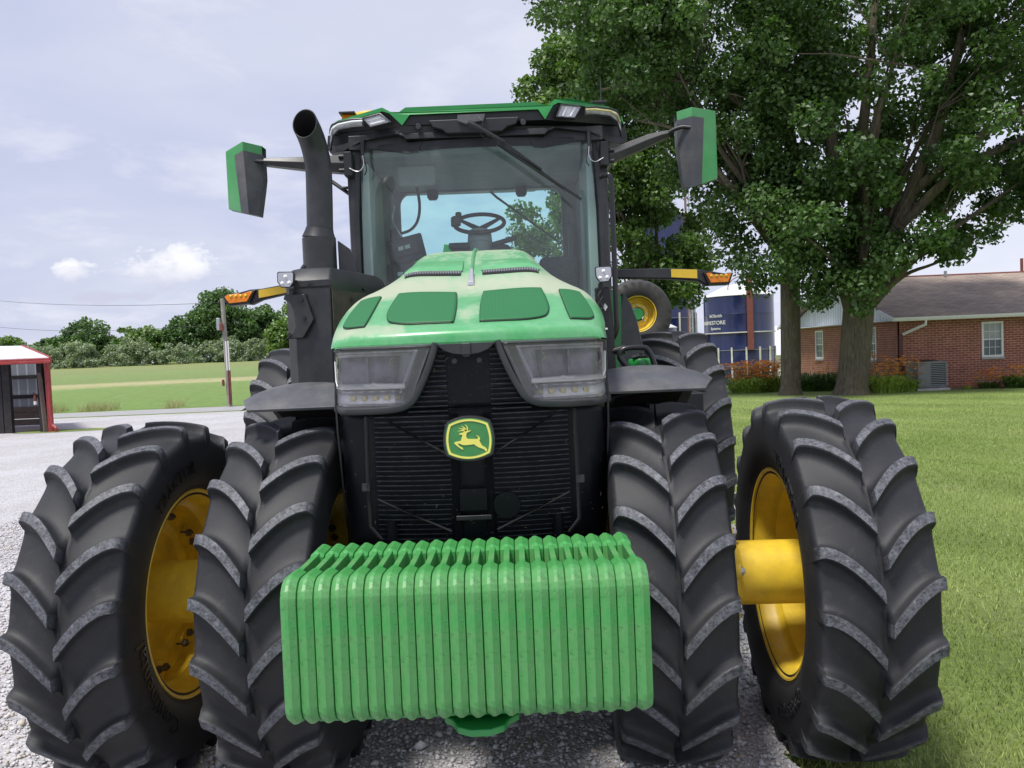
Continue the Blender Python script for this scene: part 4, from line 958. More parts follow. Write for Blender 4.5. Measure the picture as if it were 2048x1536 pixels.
# ------------------------------------------------------------------ exhaust and left side box
m = MB()
m.prism([(-1.005, 1.64), (-1.0, 2.20), (-.985, 2.235), (-.925, 2.255), (-.76, 2.25), (-.745, 2.19), (-.745, 1.64)], .56, .62)
front = [(-1.005, .62, .0), (-.745, .56, 0), (-.575, 1.20, 0)]
m = MB()
base = [(-1.010, .64), (-.95, .575), (-.765, .560), (-.755, .565), (-.590, 1.18), (-.59, 1.42), (-1.01, 1.42)]
def ringxy(pl, z, k=1., c=(-.82, 1.0)): return [Vector((c[0]+(a-c[0])*k, c[1]+(b-c[1])*k, z)) for a, b in pl]
L = [ringxy(base, 1.60), ringxy(base, 2.185), ringxy(base, 2.195, 1.012), ringxy(base, 2.225, 1.012), ringxy(base, 2.285, .90), ringxy(base, 2.295, .86)]
n = len(base); m.add([p for l in L for p in l], [(k*n+i, k*n+(i+1) % n, (k+1)*n+(i+1) % n, (k+1)*n+i) for k in range(5) for i in range(n)]+[tuple(5*n+i for i in range(n)), tuple(range(n))])
ex = m.build('exhaust_cleaner_box', 'black2', T, smooth=25, bevel=.006)
m = MB(); q = [Vector((-.753, .562, 1.62)), Vector((-.589, 1.17, 1.62)), Vector((-.589, 1.17, 2.175)), Vector((-.753, .562, 2.175))]
m.add([p+Vector((.004, -.002, 0)) for p in q], [(0, 1, 2, 3)]); m.build('heat_panel', 'brown', ex, smooth=0, solid=.004)
for f, z in ((.35, 2.13), (.5, 2.09), (.33, 2.04), (.62, 2.20), (.2, 2.0)):
    p = q[0].lerp(q[1], f); p.z = z; m = MB(); m.cyl(p, p+Vector((.010, -.006, 0)), .012, 10); m.build('panel_bolt', 'black', ex)
m = MB(); m.prism([(-1.0, 2.13), (-.99, 2.155), (-.885, 2.155), (-.845, 2.02), (-.905, 1.925), (-1.0, 1.925), (-.96, 1.955), (-.945, 1.99), (-.95, 2.07), (-.97, 2.115)], .535, .57); m.build('lamp_bracket', 'black2', ex, bevel=.006)
for x, z in ((-.905, 2.125), (-.895, 2.03), (-.868, 2.205), (-.975, 1.945)): m = MB(); m.cyl((x, .540, z), (x, .525, z), .011, 6); m.build('panel_bolt', 'black', ex)
m = MB(); m.cyl((-.905, 1.0, 2.25), (-.905, 1.0, 2.505), .095, 40); m.tube([(-.905, 1.0, 2.505), (-.90, 1.0, 2.545), (-.898, 1.0, 2.56)], [.095, .080, .077], 40)
est = m.build('exhaust_stack', 'black2', T, smooth=50)
path = catmull([(-.897, 1.0, 2.54), (-.890, 1.0, 2.75), (-.888, 1.0, 2.90), (-.898, .985, 3.0), (-.910, .92, 3.08), (-.928, .80, 3.15)], 8)
m = MB(); m.tube(path, .074, 40, caps=False)
# cut the mouth to an upright plane facing forward
o = m.build('exhaust_elbow', ['black2', 'matt'], est, smooth=60, fix=True)
bm = bmesh.new(); bm.from_mesh(o.data); off = ORG[o]
bmesh.ops.bisect_plane(bm, geom=bm.verts[:]+bm.edges[:]+bm.faces[:], plane_co=Vector((-.93, .86, 3.10))-off, plane_no=Vector((-.25, -1, .10)).normalized(), clear_outer=True)
bm.to_mesh(o.data); bm.free(); md = o.modifiers.new('solid', 'SOLIDIFY'); md.thickness = .006; md.offset = -1; md.material_offset = 1
m = MB(); m.prism([(-.80, 2.28), (-.80, 2.49), (-.735, 2.44), (-.70, 2.33), (-.69, 2.28)], 1.0, 1.04); m.build('heat_shield', 'black2', est, bevel=.006)
m = MB(); m.tube(catmull([(-.985, .95, 2.24), (-1.0, .95, 2.30), (-.975, .95, 2.345), (-.93, .95, 2.35), (-.89, .95, 2.33)], 6), .018, 10); m.build('bent_pipe', 'black', ex)
# work lamps
def worklamp(c, sx):
    pl = [(-.045, .040), (-.035, .046), (.040, .044), (.046, .036), (.042, -.012), (.022, -.040), (-.026, -.038), (-.046, -.008)]
    pl = [(a*sx, b) for a, b in pl]
    m = MB(); m.prism([(c[0]+a, c[2]+b) for a, b in pl], c[1], c[1]+.065, taper=.75); o = m.build('work_lamp', 'black', T, bevel=.004)
    m = MB(); m.prism([(c[0]+a*.86, c[2]+b*.86) for a, b in pl], c[1]-.004, c[1]+.002); m.build('lamp_face', 'silver', o, smooth=0)
    for a, b in ((0, .018), (-.018, -.016), (.018, -.014)):
        m = MB(); m.lathe([(-.012, 0), (-.010, .006), (-.004, .010)], (c[0]+a, c[1], c[2]+b), 'Y', 12); m.build('lamp_led', 'lite', o)
    m = MB(); m.tube([(c[0]+.01*sx, c[1]+.05, c[2]-.04), (c[0]+.015*sx, c[1]+.05, c[2]-.09)], .014, 8); m.build('lamp_stem', 'black', o)
worklamp((-.970, .50, 2.225), 1); worklamp((.665, .55, 2.19), -1)
m = MB(); m.prism([(.625, 2.13), (.70, 2.13), (.715, 1.95), (.72, 1.65), (.66, 1.65), (.655, 1.9), (.63, 2.0)], .60, .66); m.build('lamp_post', 'black', T, bevel=.006)
m = MB(); m.prism([(.672, 2.045), (.685, 2.025), (.672, 2.005), (.659, 2.025)], .592, .598); m.build('warning_sticker', 'white', T, smooth=0)
m = MB(); m.box((.67, .585, 1.91), (.02, .01, .01)); m.build('cable_tie', 'white', T, bevel=.002)
m = MB(); m.tube([(.70, .62, 1.79), (.77, .60, 1.80)], [.02, .026], 10); m.build('mirror_knob', 'black', T, bevel=.004)
for k, z in enumerate((2.08, 2.04, 1.99, 1.94, 1.88)):
    m = MB(); m.tube(catmull([(.66, .58, z+.04), (.635, .57, z), (.65, .575, z-.05)], 4), .007, 6); m.build('loose_cable', 'black', T)
# warning light bars behind the cab
def lightbar(sx, pts, ystrip, amber):
    m = MB(); P = []
    for x, z1, z0 in pts: P.append([Vector((x, 1.68, z0)), Vector((x, 1.66, z0+.006)), Vector((x, 1.66, z1-.006)), Vector((x, 1.68, z1)), Vector((x, 1.74, z1)), Vector((x, 1.74, z0)), Vector((x, 1.68, z0))])
    m.grid(P); o = m.build('warning_light_bar', 'black2', T, smooth=30)
    x0, x1, a0, a1, b0, b1 = ystrip
    m = MB(); m.add([(x0, 1.655, a0), (x1, 1.655, b0), (x1, 1.655, b1), (x0, 1.655, a1)], [(0, 1, 2, 3)]); m.build('reflective_strip', 'yellow2', o, smooth=0, solid=.003)
    c = (sum(p[0] for p in amber)/len(amber), sum(p[1] for p in amber)/len(amber))
    m = MB(); m.prism([(c[0]+(a-c[0])*1.18, c[1]+(b-c[1])*1.35) for a, b in amber], 1.635, 1.72); m.build('lamp_shroud', 'black', o, bevel=.004)
    m = MB(); m.prism(amber, 1.622, 1.64); am = m.build('amber_lamp', 'orange', o, bevel=.003)
    for i in range(4):
        x = c[0]+(i-1.5)*.032; m = MB(); m.lathe([(-.006, 0), (-.004, .008), (0, .011)], (x, 1.622, c[1]), 'Y', 10); m.build('amber_led', 'yellow2', am)
lightbar(1, [(.86, 2.325, 2.265), (1.24, 2.315, 2.245), (1.42, 2.30, 2.225), (1.47, 2.29, 2.19), (1.60, 2.265, 2.195)], (1.235, 1.405, 2.308, 2.254, 2.297, 2.240), [(1.455, 2.268), (1.487, 2.272), (1.500, 2.258), (1.572, 2.254), (1.590, 2.262), (1.622, 2.262), (1.597, 2.205), (1.485, 2.205)])
lightbar(-1, [(-.98, 2.335, 2.27), (-1.30, 2.315, 2.25), (-1.46, 2.292, 2.22), (-1.53, 2.29, 2.19), (-1.66, 2.26, 2.205)], (-1.47, -1.28, 2.282, 2.230, 2.307, 2.258), [(-1.685, 2.242), (-1.665, 2.256), (-1.595, 2.262), (-1.58, 2.256), (-1.53, 2.270), (-1.500, 2.272), (-1.540, 2.208), (-1.655, 2.200)])
# ------------------------------------------------------------------ fenders over the front wheels
def ffender(x0, x1, z0):
    P = []
    for a in np.linspace(-17, 62, 15):       # angle from the top of the wheel, minus = forwards
        t = R_(a); r = .90; row = []
        e = max(0, (-a-4)/45)
        xi = x0; xo = x1-abs(x1-x0)*(.0+.55*e)*math.copysign(1, x1-x0)
        for j in range(9):
            f = j/8; x = xi+(xo-xi)*f; d = .062*(abs(f-.40)/.60)**2.4
            d = max(d, .062*min(1, max(0, (-a-1)/14))**1.5)
            row.append(Vector((x, r*math.sin(t)*.95-.02, z0-.90+(r-d)*math.cos(t))))
        P.append(row)
    m = MB(); m.grid(P); return m.build('front_fender', 'grey', T, smooth=60, solid=.014, bevel=.003)
fr_ = ffender(.56, 1.06, 1.72); fl_ = ffender(-.56, -1.025, 1.705)
for sx in (-1, 1):
    P = [[Vector((sx*x, .86*math.sin(R_(a)), 1.70-.90+(.86-.05*(abs(x-.8)/.25)**2)*math.cos(R_(a)))) for x in np.linspace(.58, 1.0, 6)] for a in np.linspace(-14, 60, 12)]
    m = MB(); m.grid(P); m.build('dark_underside', 'matt', T, smooth=60)  # matt black sheet added to darken the underside of the fender
for sx, o in ((1, fr_), (-1, fl_)):
    m = MB(); m.tube([(sx*.45, .0, 1.35), (sx*.62, .0, 1.60), (sx*.9, .0, 1.65)], .03, 8); m.build('fender_stay', 'black', o)
# handle and green cap on the right running board
m = MB(); m.tube(catmull([(.79, .45, 1.64), (.765, .45, 1.70), (.722, .45, 1.755), (.728, .45, 1.79), (.76, .45, 1.805), (.83, .45, 1.806), (.862, .45, 1.795), (.885, .45, 1.75), (.91, .45, 1.66)], 5), .0145, 12); m.build('step_handle', 'gloss', T)
m = MB(); m.cyl((.845, .55, 1.60), (.845, .55, 1.715), .055, 24); tk = m.build('filler_neck', 'black', T)
m = MB(); m.lathe([(1.700, .0), (1.700, .063), (1.712, .068), (1.738, .068), (1.748, .062), (1.750, 0)], (.845, .55, 0), 'Z', 32); m.build('filler_cap', 'green', tk)
m = MB(); m.tube([(.79, .50, 1.755), (.82, .50, 1.762), (.86, .50, 1.760)], [.008, .013, .008], 8); m.cyl((.835, .5, 1.75), (.835, .5, 1.775), .01, 8); m.build('cap_latch', 'black', tk)
m = MB(); m.box((.95, 1.2, 1.45), (.5, 1.0, .2)); m.box((.75, .62, 1.66), (.2, .03, .03)); m.build('running_board', 'black', T, bevel=.01)
# rear fenders: green inner shell, grey outer edge
for sx in (-1, 1):
    m = MB(); P = []
    for a in np.linspace(-50, 70, 12):
        t = R_(a); r = 1.19; P.append([Vector((sx*x, 3.05+r*k*math.sin(t), 1.0+r*k*math.cos(t))) for x, k in ((.88, 1.0), (.98, 1.0), (1.08, .995))])
    m.grid(P); fe = m.build('rear_fender', 'grey', T, smooth=60, solid=.02)
    m = MB(); m.prism([(2.05, 1.60), (2.02, 2.0), (2.25, 2.19), (2.7, 2.25), (3.6, 2.2), (4.0, 1.8), (4.0, 1.2), (2.2, 1.2)], sx*.82, sx*.90, 'YZ'); m.build('fender_side', 'green', fe, bevel=.02)
    m = MB(); P = []
    for z, x0, x1 in ((1.62, .86, 1.12), (1.8, .90, 1.11), (2.0, .94, 1.07), (2.12, .96, 1.03), (2.19, .97, .985)):
        P.append([Vector((sx*x0, 2.16, z)), Vector((sx*(x0+.01), 2.12, z)), Vector((sx*x1, 2.13, z)), Vector((sx*(x1+.015), 2.2, z))])
    m.grid(P); m.build('fender_edge', 'grey', fe, smooth=50)
    m = MB(); m.add([(sx*.82, 2.11, 1.60), (sx*.93, 2.11, 1.60), (sx*.955, 2.11, 1.9), (sx*.965, 2.11, 2.17), (sx*.90, 2.11, 2.22), (sx*.82, 2.11, 2.22)], [(0, 1, 2, 3, 4, 5)]); m.build('fender_front', 'green', fe, smooth=0, solid=.02)

# ================================================================== IMPLEMENT BEHIND
I = empty('towed_implement', (1.4, 5.2, 0), 'folded green towed implement behind the cab with a small yellow-rimmed tyre held high', 'farm implement')
iw = MB(); c = Vector((1.475, 4.75, 2.14))
tw = MB(); k = 96; vs = []
prof = [(-.13, .17), (-.15, .20), (-.165, .26), (-.15, .315), (-.12, .335), (-.06, .345), (0, .348), (.06, .345), (.12, .335), (.15, .315), (.165, .26), (.15, .20), (.13, .17)]
P = []
for i in range(k+1):
    a = 2*PI*i/k; row = []
    for j, (x, r) in enumerate(prof):
        hgt = 0
        if 3 <= j <= 9: hgt = .012 if ((i//2+j % 2) % 2 == 0) else 0
        rr_ = (r+hgt)*1.0; row.append(c+Vector((rr_*math.cos(a), x, rr_*math.sin(a))))
    P.append(row)
tw.grid(P); M['rubber2'] = paint('implement_tyre', (.035, .034, .033), .75, var=.3, scale=15, dust=(.12, .11, .09), dustamt=.3)
rm = MB(); rm.lathe([(-.14, .175), (-.145, .185), (-.13, .188), (-.12, .17), (-.06, .155), (-.05, .125), (-.075, .11), (-.075, .075), (-.06, .07), (-.045, .08), (0, .16), (.13, .18), (.14, .175), (-.12, .168)], c, 'Y', 48)
rim2 = rm.build('gauge_wheel', 'yellow', I, smooth=35); tw.build('tyre', 'rubber2', rim2, smooth=40)
m = MB(); m.cyl(c+Vector((0, -.10, 0)), c+Vector((0, 0, 0)), .062, 20); m.build('hub', 'green', rim2, bevel=.01)
for i in range(8): a = 2*PI*i/8; m = MB(); q = c+Vector((.095*math.cos(a), -.085, .095*math.sin(a))); m.cyl(q, q+Vector((0, .03, 0)), .008, 6); m.build('wheel_nut', 'steel', rim2)
m = MB(); m.box((1.475, 5.1, 2.1), (.12, .7, .12)); m.box((1.475, 5.45, 1.25), (.14, .14, 1.8)); m.box((0, 5.45, .9), (3.4, .16, .16)); m.box((0, 4.6, .75), (.14, 1.7, .14)); m.cyl((1.2, 5.5, .4), (1.45, 5.5, .4), .4, 32); m.cyl((-1.45, 5.5, .4), (-1.2, 5.5, .4), .4, 32); m.build('frame', 'green', I, bevel=.01)
m = MB(); m.box((-.62, 5.45, 2.86), (.8, .14, .09), ry=.08); m.box((-.42, 5.45, 2.95), (.26, .14, .12), ry=.2); m.box((-.62, 5.45, 1.9), (.12, .12, 2.0)); m.build('folded_beam', 'green', I, bevel=.01)
# ================================================================== SETTING
def Hgt(x, y):
    x = np.asarray(x, float); y = np.asarray(y, float)
    left = np.clip((y-31)/89, 0, 1.15)*2.1
    right = -1.55*np.clip((y-30)/26, 0, 1)-.9*np.clip((y-60)/20, 0, 1)
    w = np.clip((x+6)/8, 0, 1); w = w*w*(3-2*w)
    return left*(1-w)+right*w
def axis_pts(a): return np.unique(np.concatenate(a))
def sheet(xs, ys, mat, name, dz=0., mask=None):
    X, Y = np.meshgrid(xs, ys); Z = Hgt(X, Y)+dz
    V = np.stack([X, Y, Z], -1).reshape(-1, 3); c = len(xs); i = np.arange((len(ys)-1)*(c-1)); r = i//(c-1); q = i % (c-1)
    a = r*c+q; F = np.stack([a, a+1, a+c+1, a+c], -1)
    return tag(npmesh(name, V, F, mat, smooth=True), kind='structure')
def lawnmat():
    m, nt, b = new_mat('lawn_grass'); v = coord(nt)
    big = noise(nt, v, .35, 5, .6); fine = noise(nt, v, 22, 8, .8); mid = noise(nt, coord(nt, scale=(1, .35, 1)), 1.6, 6, .7)
    c1 = ramp(nt, mid, [(.3, (.14, .205, .038)), (.5, (.20, .28, .06)), (.72, (.31, .36, .13))])
    c2 = ramp(nt, big, [(.35, (.15, .235, .045)), (.7, (.29, .34, .11))])
    c = mixc(nt, .5, c1, c2)
    f = ramp(nt, fine, [(.3, (.45, .45, .45)), (.7, (1.5, 1.5, 1.5))])
    w = N(nt, 'ShaderNodeTexWave', wave_type='BANDS', bands_direction='DIAGONAL'); w.inputs['Scale'].default_value = .16; w.inputs['Distortion'].default_value = 1.5
    nt.links.new(v, w.inputs['Vector']); st = ramp(nt, w.outputs['Fac'], [(.2, (.92, .92, .92)), (.8, (1.08, 1.08, 1.08))])
    nt.links.new(mixc(nt, 1., mixc(nt, 1., c, f, 'MULTIPLY'), st, 'MULTIPLY'), b.inputs['Base Color'])
    b.inputs['Roughness'].default_value = .9; bump(nt, b, fine, .9, .05); return m
M['lawn'] = lawnmat()
def gravelmat():
    m, nt, b = new_mat('crushed_limestone'); v = coord(nt)
    vo = N(nt, 'ShaderNodeTexVoronoi'); vo.inputs['Scale'].default_value = 62; nt.links.new(v, vo.inputs['Vector'])
    g = ramp(nt, vo.outputs['Color'], [(.1, (.36, .36, .37)), (.5, (.52, .515, .53)), (.9, (.66, .65, .66))])
    edge = ramp(nt, vo.outputs['Distance'], [(.2, (1, 1, 1)), (.75, (.66, .66, .66))])
    big = ramp(nt, noise(nt, v, .6, 6, .65), [(.3, (.86, .84, .82)), (.7, (1.1, 1.1, 1.13))])
    soil = ramp(nt, noise(nt, v, 1.7, 7, .7), [(.58, 0), (.75, .55)])
    c = mixc(nt, 1., mixc(nt, 1., g, edge, 'MULTIPLY'), big, 'MULTIPLY')
    nt.links.new(mixc(nt, soil, c, (.24, .19, .15)), b.inputs['Base Color'])
    b.inputs['Roughness'].default_value = .85
    bump(nt, b, math_(nt, 'MULTIPLY', vo.outputs['Distance'], -1), .5, .015); return m
M['gravel'] = gravelmat()
def fieldmat():
    m, nt, b = new_mat('field_crop'); v = coord(nt); sp = N(nt, 'ShaderNodeSeparateXYZ'); nt.links.new(v, sp.inputs[0])
    wob = math_(nt, 'MULTIPLY', math_(nt, 'SUBTRACT', noise(nt, coord(nt, scale=(.05, .2, 1)), 1, 5, .6), .5), 9)
    y = math_(nt, 'ADD', math_(nt, 'ADD', sp.outputs['Y'], wob), math_(nt, 'MULTIPLY', sp.outputs['X'], -.12))
    yn = math_(nt, 'DIVIDE', math_(nt, 'SUBTRACT', y, 30), 100)
    base = ramp(nt, yn, [(0, (.12, .20, .04)), (.24, (.14, .215, .05)), (.27, (.34, .32, .16)), (.31, (.27, .27, .12)), (.33, (.14, .20, .055)), (.55, (.16, .22, .065)), (.60, (.17, .21, .07)), (.9, (.20, .23, .08))])
    f = ramp(nt, noise(nt, coord(nt, scale=(1, .4, 1)), 3, 8, .75), [(.3, (.75, .75, .75)), (.7, (1.25, 1.25, 1.25))])
    nt.links.new(mixc(nt, 1., base, f, 'MULTIPLY'), b.inputs['Base Color']); b.inputs['Roughness'].default_value = .95; return m
M['field'] = fieldmat()
M['road'] = paint('asphalt_road', (.30, .30, .305), .85, var=.12, scale=1.5, bumps=.3, bscale=80)
xs = axis_pts([np.linspace(-900, -80, 12), np.linspace(-80, 80, 60), np.linspace(80, 900, 12)]); ys = axis_pts([np.linspace(-60, 25, 20), np.linspace(25, 130, 60), np.linspace(130, 1500, 12)])
sheet(xs, ys, 'lawn', 'ground', 0)
sheet(axis_pts([np.linspace(-400, -3, 60)]), np.linspace(30.2, 119, 50), 'field', 'field', .006)
# gravel drive: irregular outline
def strip_poly(name, left, right, mat, dz, kind='structure'):
    V = []; F = []
    for (a, b_) in zip(left, right):
        n = 24
        for j in range(n+1):
            f = j/n; V.append((a[0]+(b_[0]-a[0])*f, a[1]+(b_[1]-a[1])*f, 0))
    V = np.array(V); V[:, 2] = Hgt(V[:, 0], V[:, 1])+dz; n = 25
    F = np.array([[i*n+j, i*n+j+1, (i+1)*n+j+1, (i+1)*n+j] for i in range(len(left)-1) for j in range(n-1)])
    return tag(npmesh(name, V, F, mat, smooth=True), kind=kind)
def gedge(y):
    if y < -3.2: return 1.36+(-3.2-y)*2.2
    x = 1.36+.17*max(y, 0)+.02*y*y*(y > 0)*.5 if y < 6 else 1.36+.17*6+.36+.19*(y-6)
    return x+.05*math.sin(y*5.1)+.03*math.sin(y*13.7+1)
yy = list(np.arange(-30, 26.3, .2))
strip_poly('gravel_yard', [(-60, y) for y in yy], [(gedge(y), y) for y in yy], 'gravel', .004)
strip_poly('road', [(x, 27.05+.012*x-.25) for x in np.linspace(-200, 0, 40)], [(x, 29.9+.012*x) for x in np.linspace(-200, 0, 40)], 'road', .010)
strip_poly('grass_strip', [(x, 19.75+.1*math.sin(x*2)) for x in np.linspace(-14.5, -11.2, 20)], [(x, 20.75-.75*max(0, (x+12.6)/1.4)+.12*math.sin(x*3)) for x in np.linspace(-14.5, -11.2, 20)], 'lawn', .012)

# loose stones near the camera
def scatter_stones(n, region, name):
    x = RNG.uniform(region[0], region[1], n*3); y = region[2]+(region[3]-region[2])*RNG.uniform(0, 1, n*3)**1.35
    ge = np.array([gedge(t) for t in y]); k = (x < ge+RNG.normal(0, .05, len(x))); x, y = x[k][:n], y[k][:n]; n = len(x)
    base = np.array([[1, 0, 0], [-.9, .1, 0], [.1, 1, .1], [0, -1, 0], [.1, .1, .75], [0, 0, -.6]], float)
    Fo = np.array([[0, 2, 4], [2, 1, 4], [1, 3, 4], [3, 0, 4], [2, 0, 5], [1, 2, 5], [3, 1, 5], [0, 3, 5]])
    s = RNG.gamma(4, .0018, n)+.003; a = RNG.uniform(0, 2*PI, n); P = np.repeat(base[None], n, 0)+RNG.uniform(-.3, .3, (n, 6, 3))
    P *= s[:, None, None]; P[:, :, 0] *= RNG.uniform(.7, 1.4, n)[:, None]
    c, sn = np.cos(a)[:, None], np.sin(a)[:, None]; X = P[:, :, 0]*c-P[:, :, 1]*sn; Y = P[:, :, 0]*sn+P[:, :, 1]*c
    V = np.stack([X+x[:, None], Y+y[:, None], P[:, :, 2]+.006+s[:, None]*.2], -1).reshape(-1, 3); F = (Fo[None]+np.arange(n)[:, None, None]*6).reshape(-1, 3)
    tone = np.repeat(RNG.uniform(0, 1, n), 6)
    m, nt, b = new_mat('loose_stone'); nt.links.new(ramp(nt, attr(nt, 'tone'), [(0, (.38, .38, .39)), (.4, (.50, .49, .50)), (.8, (.62, .61, .62)), (1, (.42, .35, .27))]), b.inputs['Base Color']); b.inputs['Roughness'].default_value = .8
    return tag(npmesh(name, V, F, m, attrs={'tone': tone}), 'loose pale limestone chips lying over the gravel yard', 'gravel', kind='stuff')
scatter_stones(90000, (-6.0, 3.4, -1.6, 9.0), 'loose_gravel')

# grass blades on the lawn beside the tractor
def blades(n, xr, yr, name, hgt=(.03, .07), keep=None, lab='short mown lawn grass beside the gravel', pw=1.7, cols=None):
    x = RNG.uniform(xr[0], xr[1], n); y = yr[0]+(yr[1]-yr[0])*RNG.uniform(0, 1, n)**pw
    if keep is not None: k = keep(x, y); x, y = x[k], y[k]
    n = len(x); h = RNG.uniform(hgt[0], hgt[1], n); a = RNG.uniform(0, 2*PI, n); w = RNG.uniform(.0016, .0034, n)*(1+.03*np.maximum(y, 0)); l = RNG.uniform(.1, .9, n)*h; la = RNG.uniform(0, 2*PI, n)
    z = Hgt(x, y); dx, dy = np.cos(a)*w, np.sin(a)*w
    V = np.stack([np.stack([x-dx, y-dy, z], -1), np.stack([x+dx, y+dy, z], -1), np.stack([x+l*np.cos(la), y+l*np.sin(la), z+h], -1)], 1).reshape(-1, 3)
    pt = .5+.22*np.sin(x*1.7+np.sin(y*1.1)*2)+.18*np.sin(y*2.3+x*.9+np.sin(x*3.1))
    F = np.arange(n*3).reshape(-1, 3); tone = np.repeat(np.clip(.45*RNG.uniform(0, 1, n)+.55*pt, 0, 1), 3)
    m, nt, b = new_mat('grass_blade'); nt.links.new(ramp(nt, attr(nt, 'tone'), cols or [(0, (.10, .16, .025)), (.5, (.20, .28, .05)), (.85, (.33, .40, .12)), (1, (.55, .50, .28))]), b.inputs['Base Color']); b.inputs['Roughness'].default_value = .6
    return tag(npmesh(name, V, F, m, attrs={'tone': tone}), lab, 'grass', kind='stuff')
ge_v = np.vectorize(gedge)
blades(700000, (1.3, 16), (-1.2, 24), 'lawn_grass', (.016, .042), keep=lambda x, y: (RNG.uniform(0, 1, len(x)) < np.clip((24-y)/14, 0, 1)) & (x > ge_v(y)+RNG.normal(.02, .10, len(x))) & (x < 3.4+.75*(y+3.7)), lab='short mown lawn grass to the right of the tractor')
blades(7000, (-1.2, 2.6), (-1.0, 4), 'drive_weeds', (.015, .05), keep=lambda x, y: (np.sin(x*9+y*4)+np.sin(x*4-y*11)) > 1.15, lab='sparse weeds coming up through the gravel under the tractor', cols=[(0, (.10, .13, .03)), (.6, (.2, .2, .08)), (1, (.34, .26, .14))])
blades(5000, (-24, -14), (29.9, 31.4), 'roadside_grass', (.25, .55), keep=lambda x, y: np.sin(x*2.1)+np.sin(x*.9) > .2, lab='tall pale dry grass tufts along the far road edge', pw=1, cols=[(0, (.22, .24, .08)), (1, (.5, .45, .22))])

# ------------------------------------------------------------------ foliage
def leafmat(name, dark, mid, light, under):
    m, nt, b = new_mat(name); c = ramp(nt, attr(nt, 'tone'), [(0, dark), (.5, mid), (.92, light), (1, under)])
    nt.links.new(c, b.inputs['Base Color']); b.inputs['Roughness'].default_value = .45
    tr = N(nt, 'ShaderNodeBsdfTranslucent'); nt.links.new(mixc(nt, 1., c, (1.3, 1.5, .6), 'MULTIPLY'), tr.inputs[0])
    mx = N(nt, 'ShaderNodeMixShader'); mx.inputs[0].default_value = .32; out = nt.nodes['Material Output']
    nt.links.new(b.outputs[0], mx.inputs[1]); nt.links.new(tr.outputs[0], mx.inputs[2]); nt.links.new(mx.outputs[0], out.inputs[0]); return m
M['leafA'] = leafmat('maple_leaf', (.034, .075, .018), (.066, .135, .030), (.115, .20, .055), (.22, .30, .16))
M['leafB'] = leafmat('maple_leaf_light', (.045, .095, .020), (.09, .17, .035), (.17, .26, .07), (.26, .33, .16))
M['leafC'] = leafmat('far_leaf', (.07, .13, .03), (.13, .22, .05), (.21, .31, .08), (.2, .28, .11))
M['leafC2'] = leafmat('far_leaf_dark', (.045, .10, .032), (.085, .16, .05), (.14, .24, .07), (.14, .21, .09))
M['leafD'] = leafmat('olive_leaf', (.15, .20, .12), (.25, .31, .21), (.38, .43, .33), (.5, .55, .45))
def bark():
    m, nt, b = new_mat('tree_bark'); v = coord(nt, scale=(1, 1, .18)); n = noise(nt, v, 16, 8, .75, .6); n2 = noise(nt, coord(nt), 1.3, 4)
    c = ramp(nt, n, [(.3, (.035, .028, .020)), (.55, (.13, .11, .08)), (.75, (.22, .19, .14))])
    c = mixc(nt, ramp(nt, n2, [(.45, 0), (.7, .45)]), c, (.12, .115, .035))
    c = mixc(nt, ramp(nt, noise(nt, coord(nt), 14, 3, .6), [(.70, 0), (.74, .6)]), c, (.35, .35, .31))
    nt.links.new(c, b.inputs['Base Color']); b.inputs['Roughness'].default_value = .95; bump(nt, b, n, 1., .06); return m
M['bark'] = bark()
def leaves(centres, radii, per, size, seed, flat=.75):
    rng = np.random.default_rng(seed); centres = np.asarray(centres); radii = np.asarray(radii); per = np.asarray(per, int)
    idx = np.repeat(np.arange(len(centres)), per); n = len(idx)
    d = rng.normal(size=(n, 3)); d /= np.linalg.norm(d, axis=1)[:, None]; r = rng.uniform(0, 1, n)**.45
    P = centres[idx]+d*(r*radii[idx])[:, None]*np.array([1, 1, flat])
    # leaf: 4-vertex blade folded along the rib, drooping
    s = rng.uniform(.65, 1.25, n)*size; nrm = d*.6+rng.normal(size=(n, 3))*.75; nrm[:, 2] += .55; nrm /= np.linalg.norm(nrm, axis=1)[:, None]
    t = np.cross(nrm, rng.normal(size=(n, 3))); t[:, 2] -= .35; t -= nrm*(t*nrm).sum(1)[:, None]; t /= np.linalg.norm(t, axis=1)[:, None]; u = np.cross(nrm, t)
    s = s[:, None]; L = P-t*s*.55; Rr = P+t*s*.6-nrm*s*.12; A = P+u*s*.42+nrm*s*.14-t*s*.08; B = P-u*s*.42+nrm*s*.14-t*s*.08
    V = np.stack([L, A, Rr, B], 1).reshape(-1, 3); k = np.arange(n)*4; F = np.stack([k, k+1, k+2, k, k+2, k+3], -1).reshape(-1, 3)
    ct = rng.uniform(-.15, .15, len(centres))[idx]; tone = np.clip(rng.beta(2.2, 2.6, n)+ct, 0, 1); tone = np.where(rng.uniform(size=n) < .035, 1, np.minimum(tone, .93))
    return V, F, np.repeat(tone, 4)
def clumps(ells, n, rc, seed, shell=.55):
    rng = np.random.default_rng(seed); out = []; vol = np.array([e[3]*e[4]*e[5] for e in ells], float)**.8; vol /= vol.sum()
    for e, f in zip(ells, vol):
        k = max(1, int(n*f)); d = rng.normal(size=(k, 3)); d /= np.linalg.norm(d, axis=1)[:, None]; r = rng.uniform(shell**3, 1, k)**(1/3)
        out.append(np.array(e[:3])+d*r[:, None]*np.array(e[3:6]))
    C = np.concatenate(out); return C, rng.uniform(rc[0], rc[1], len(C))
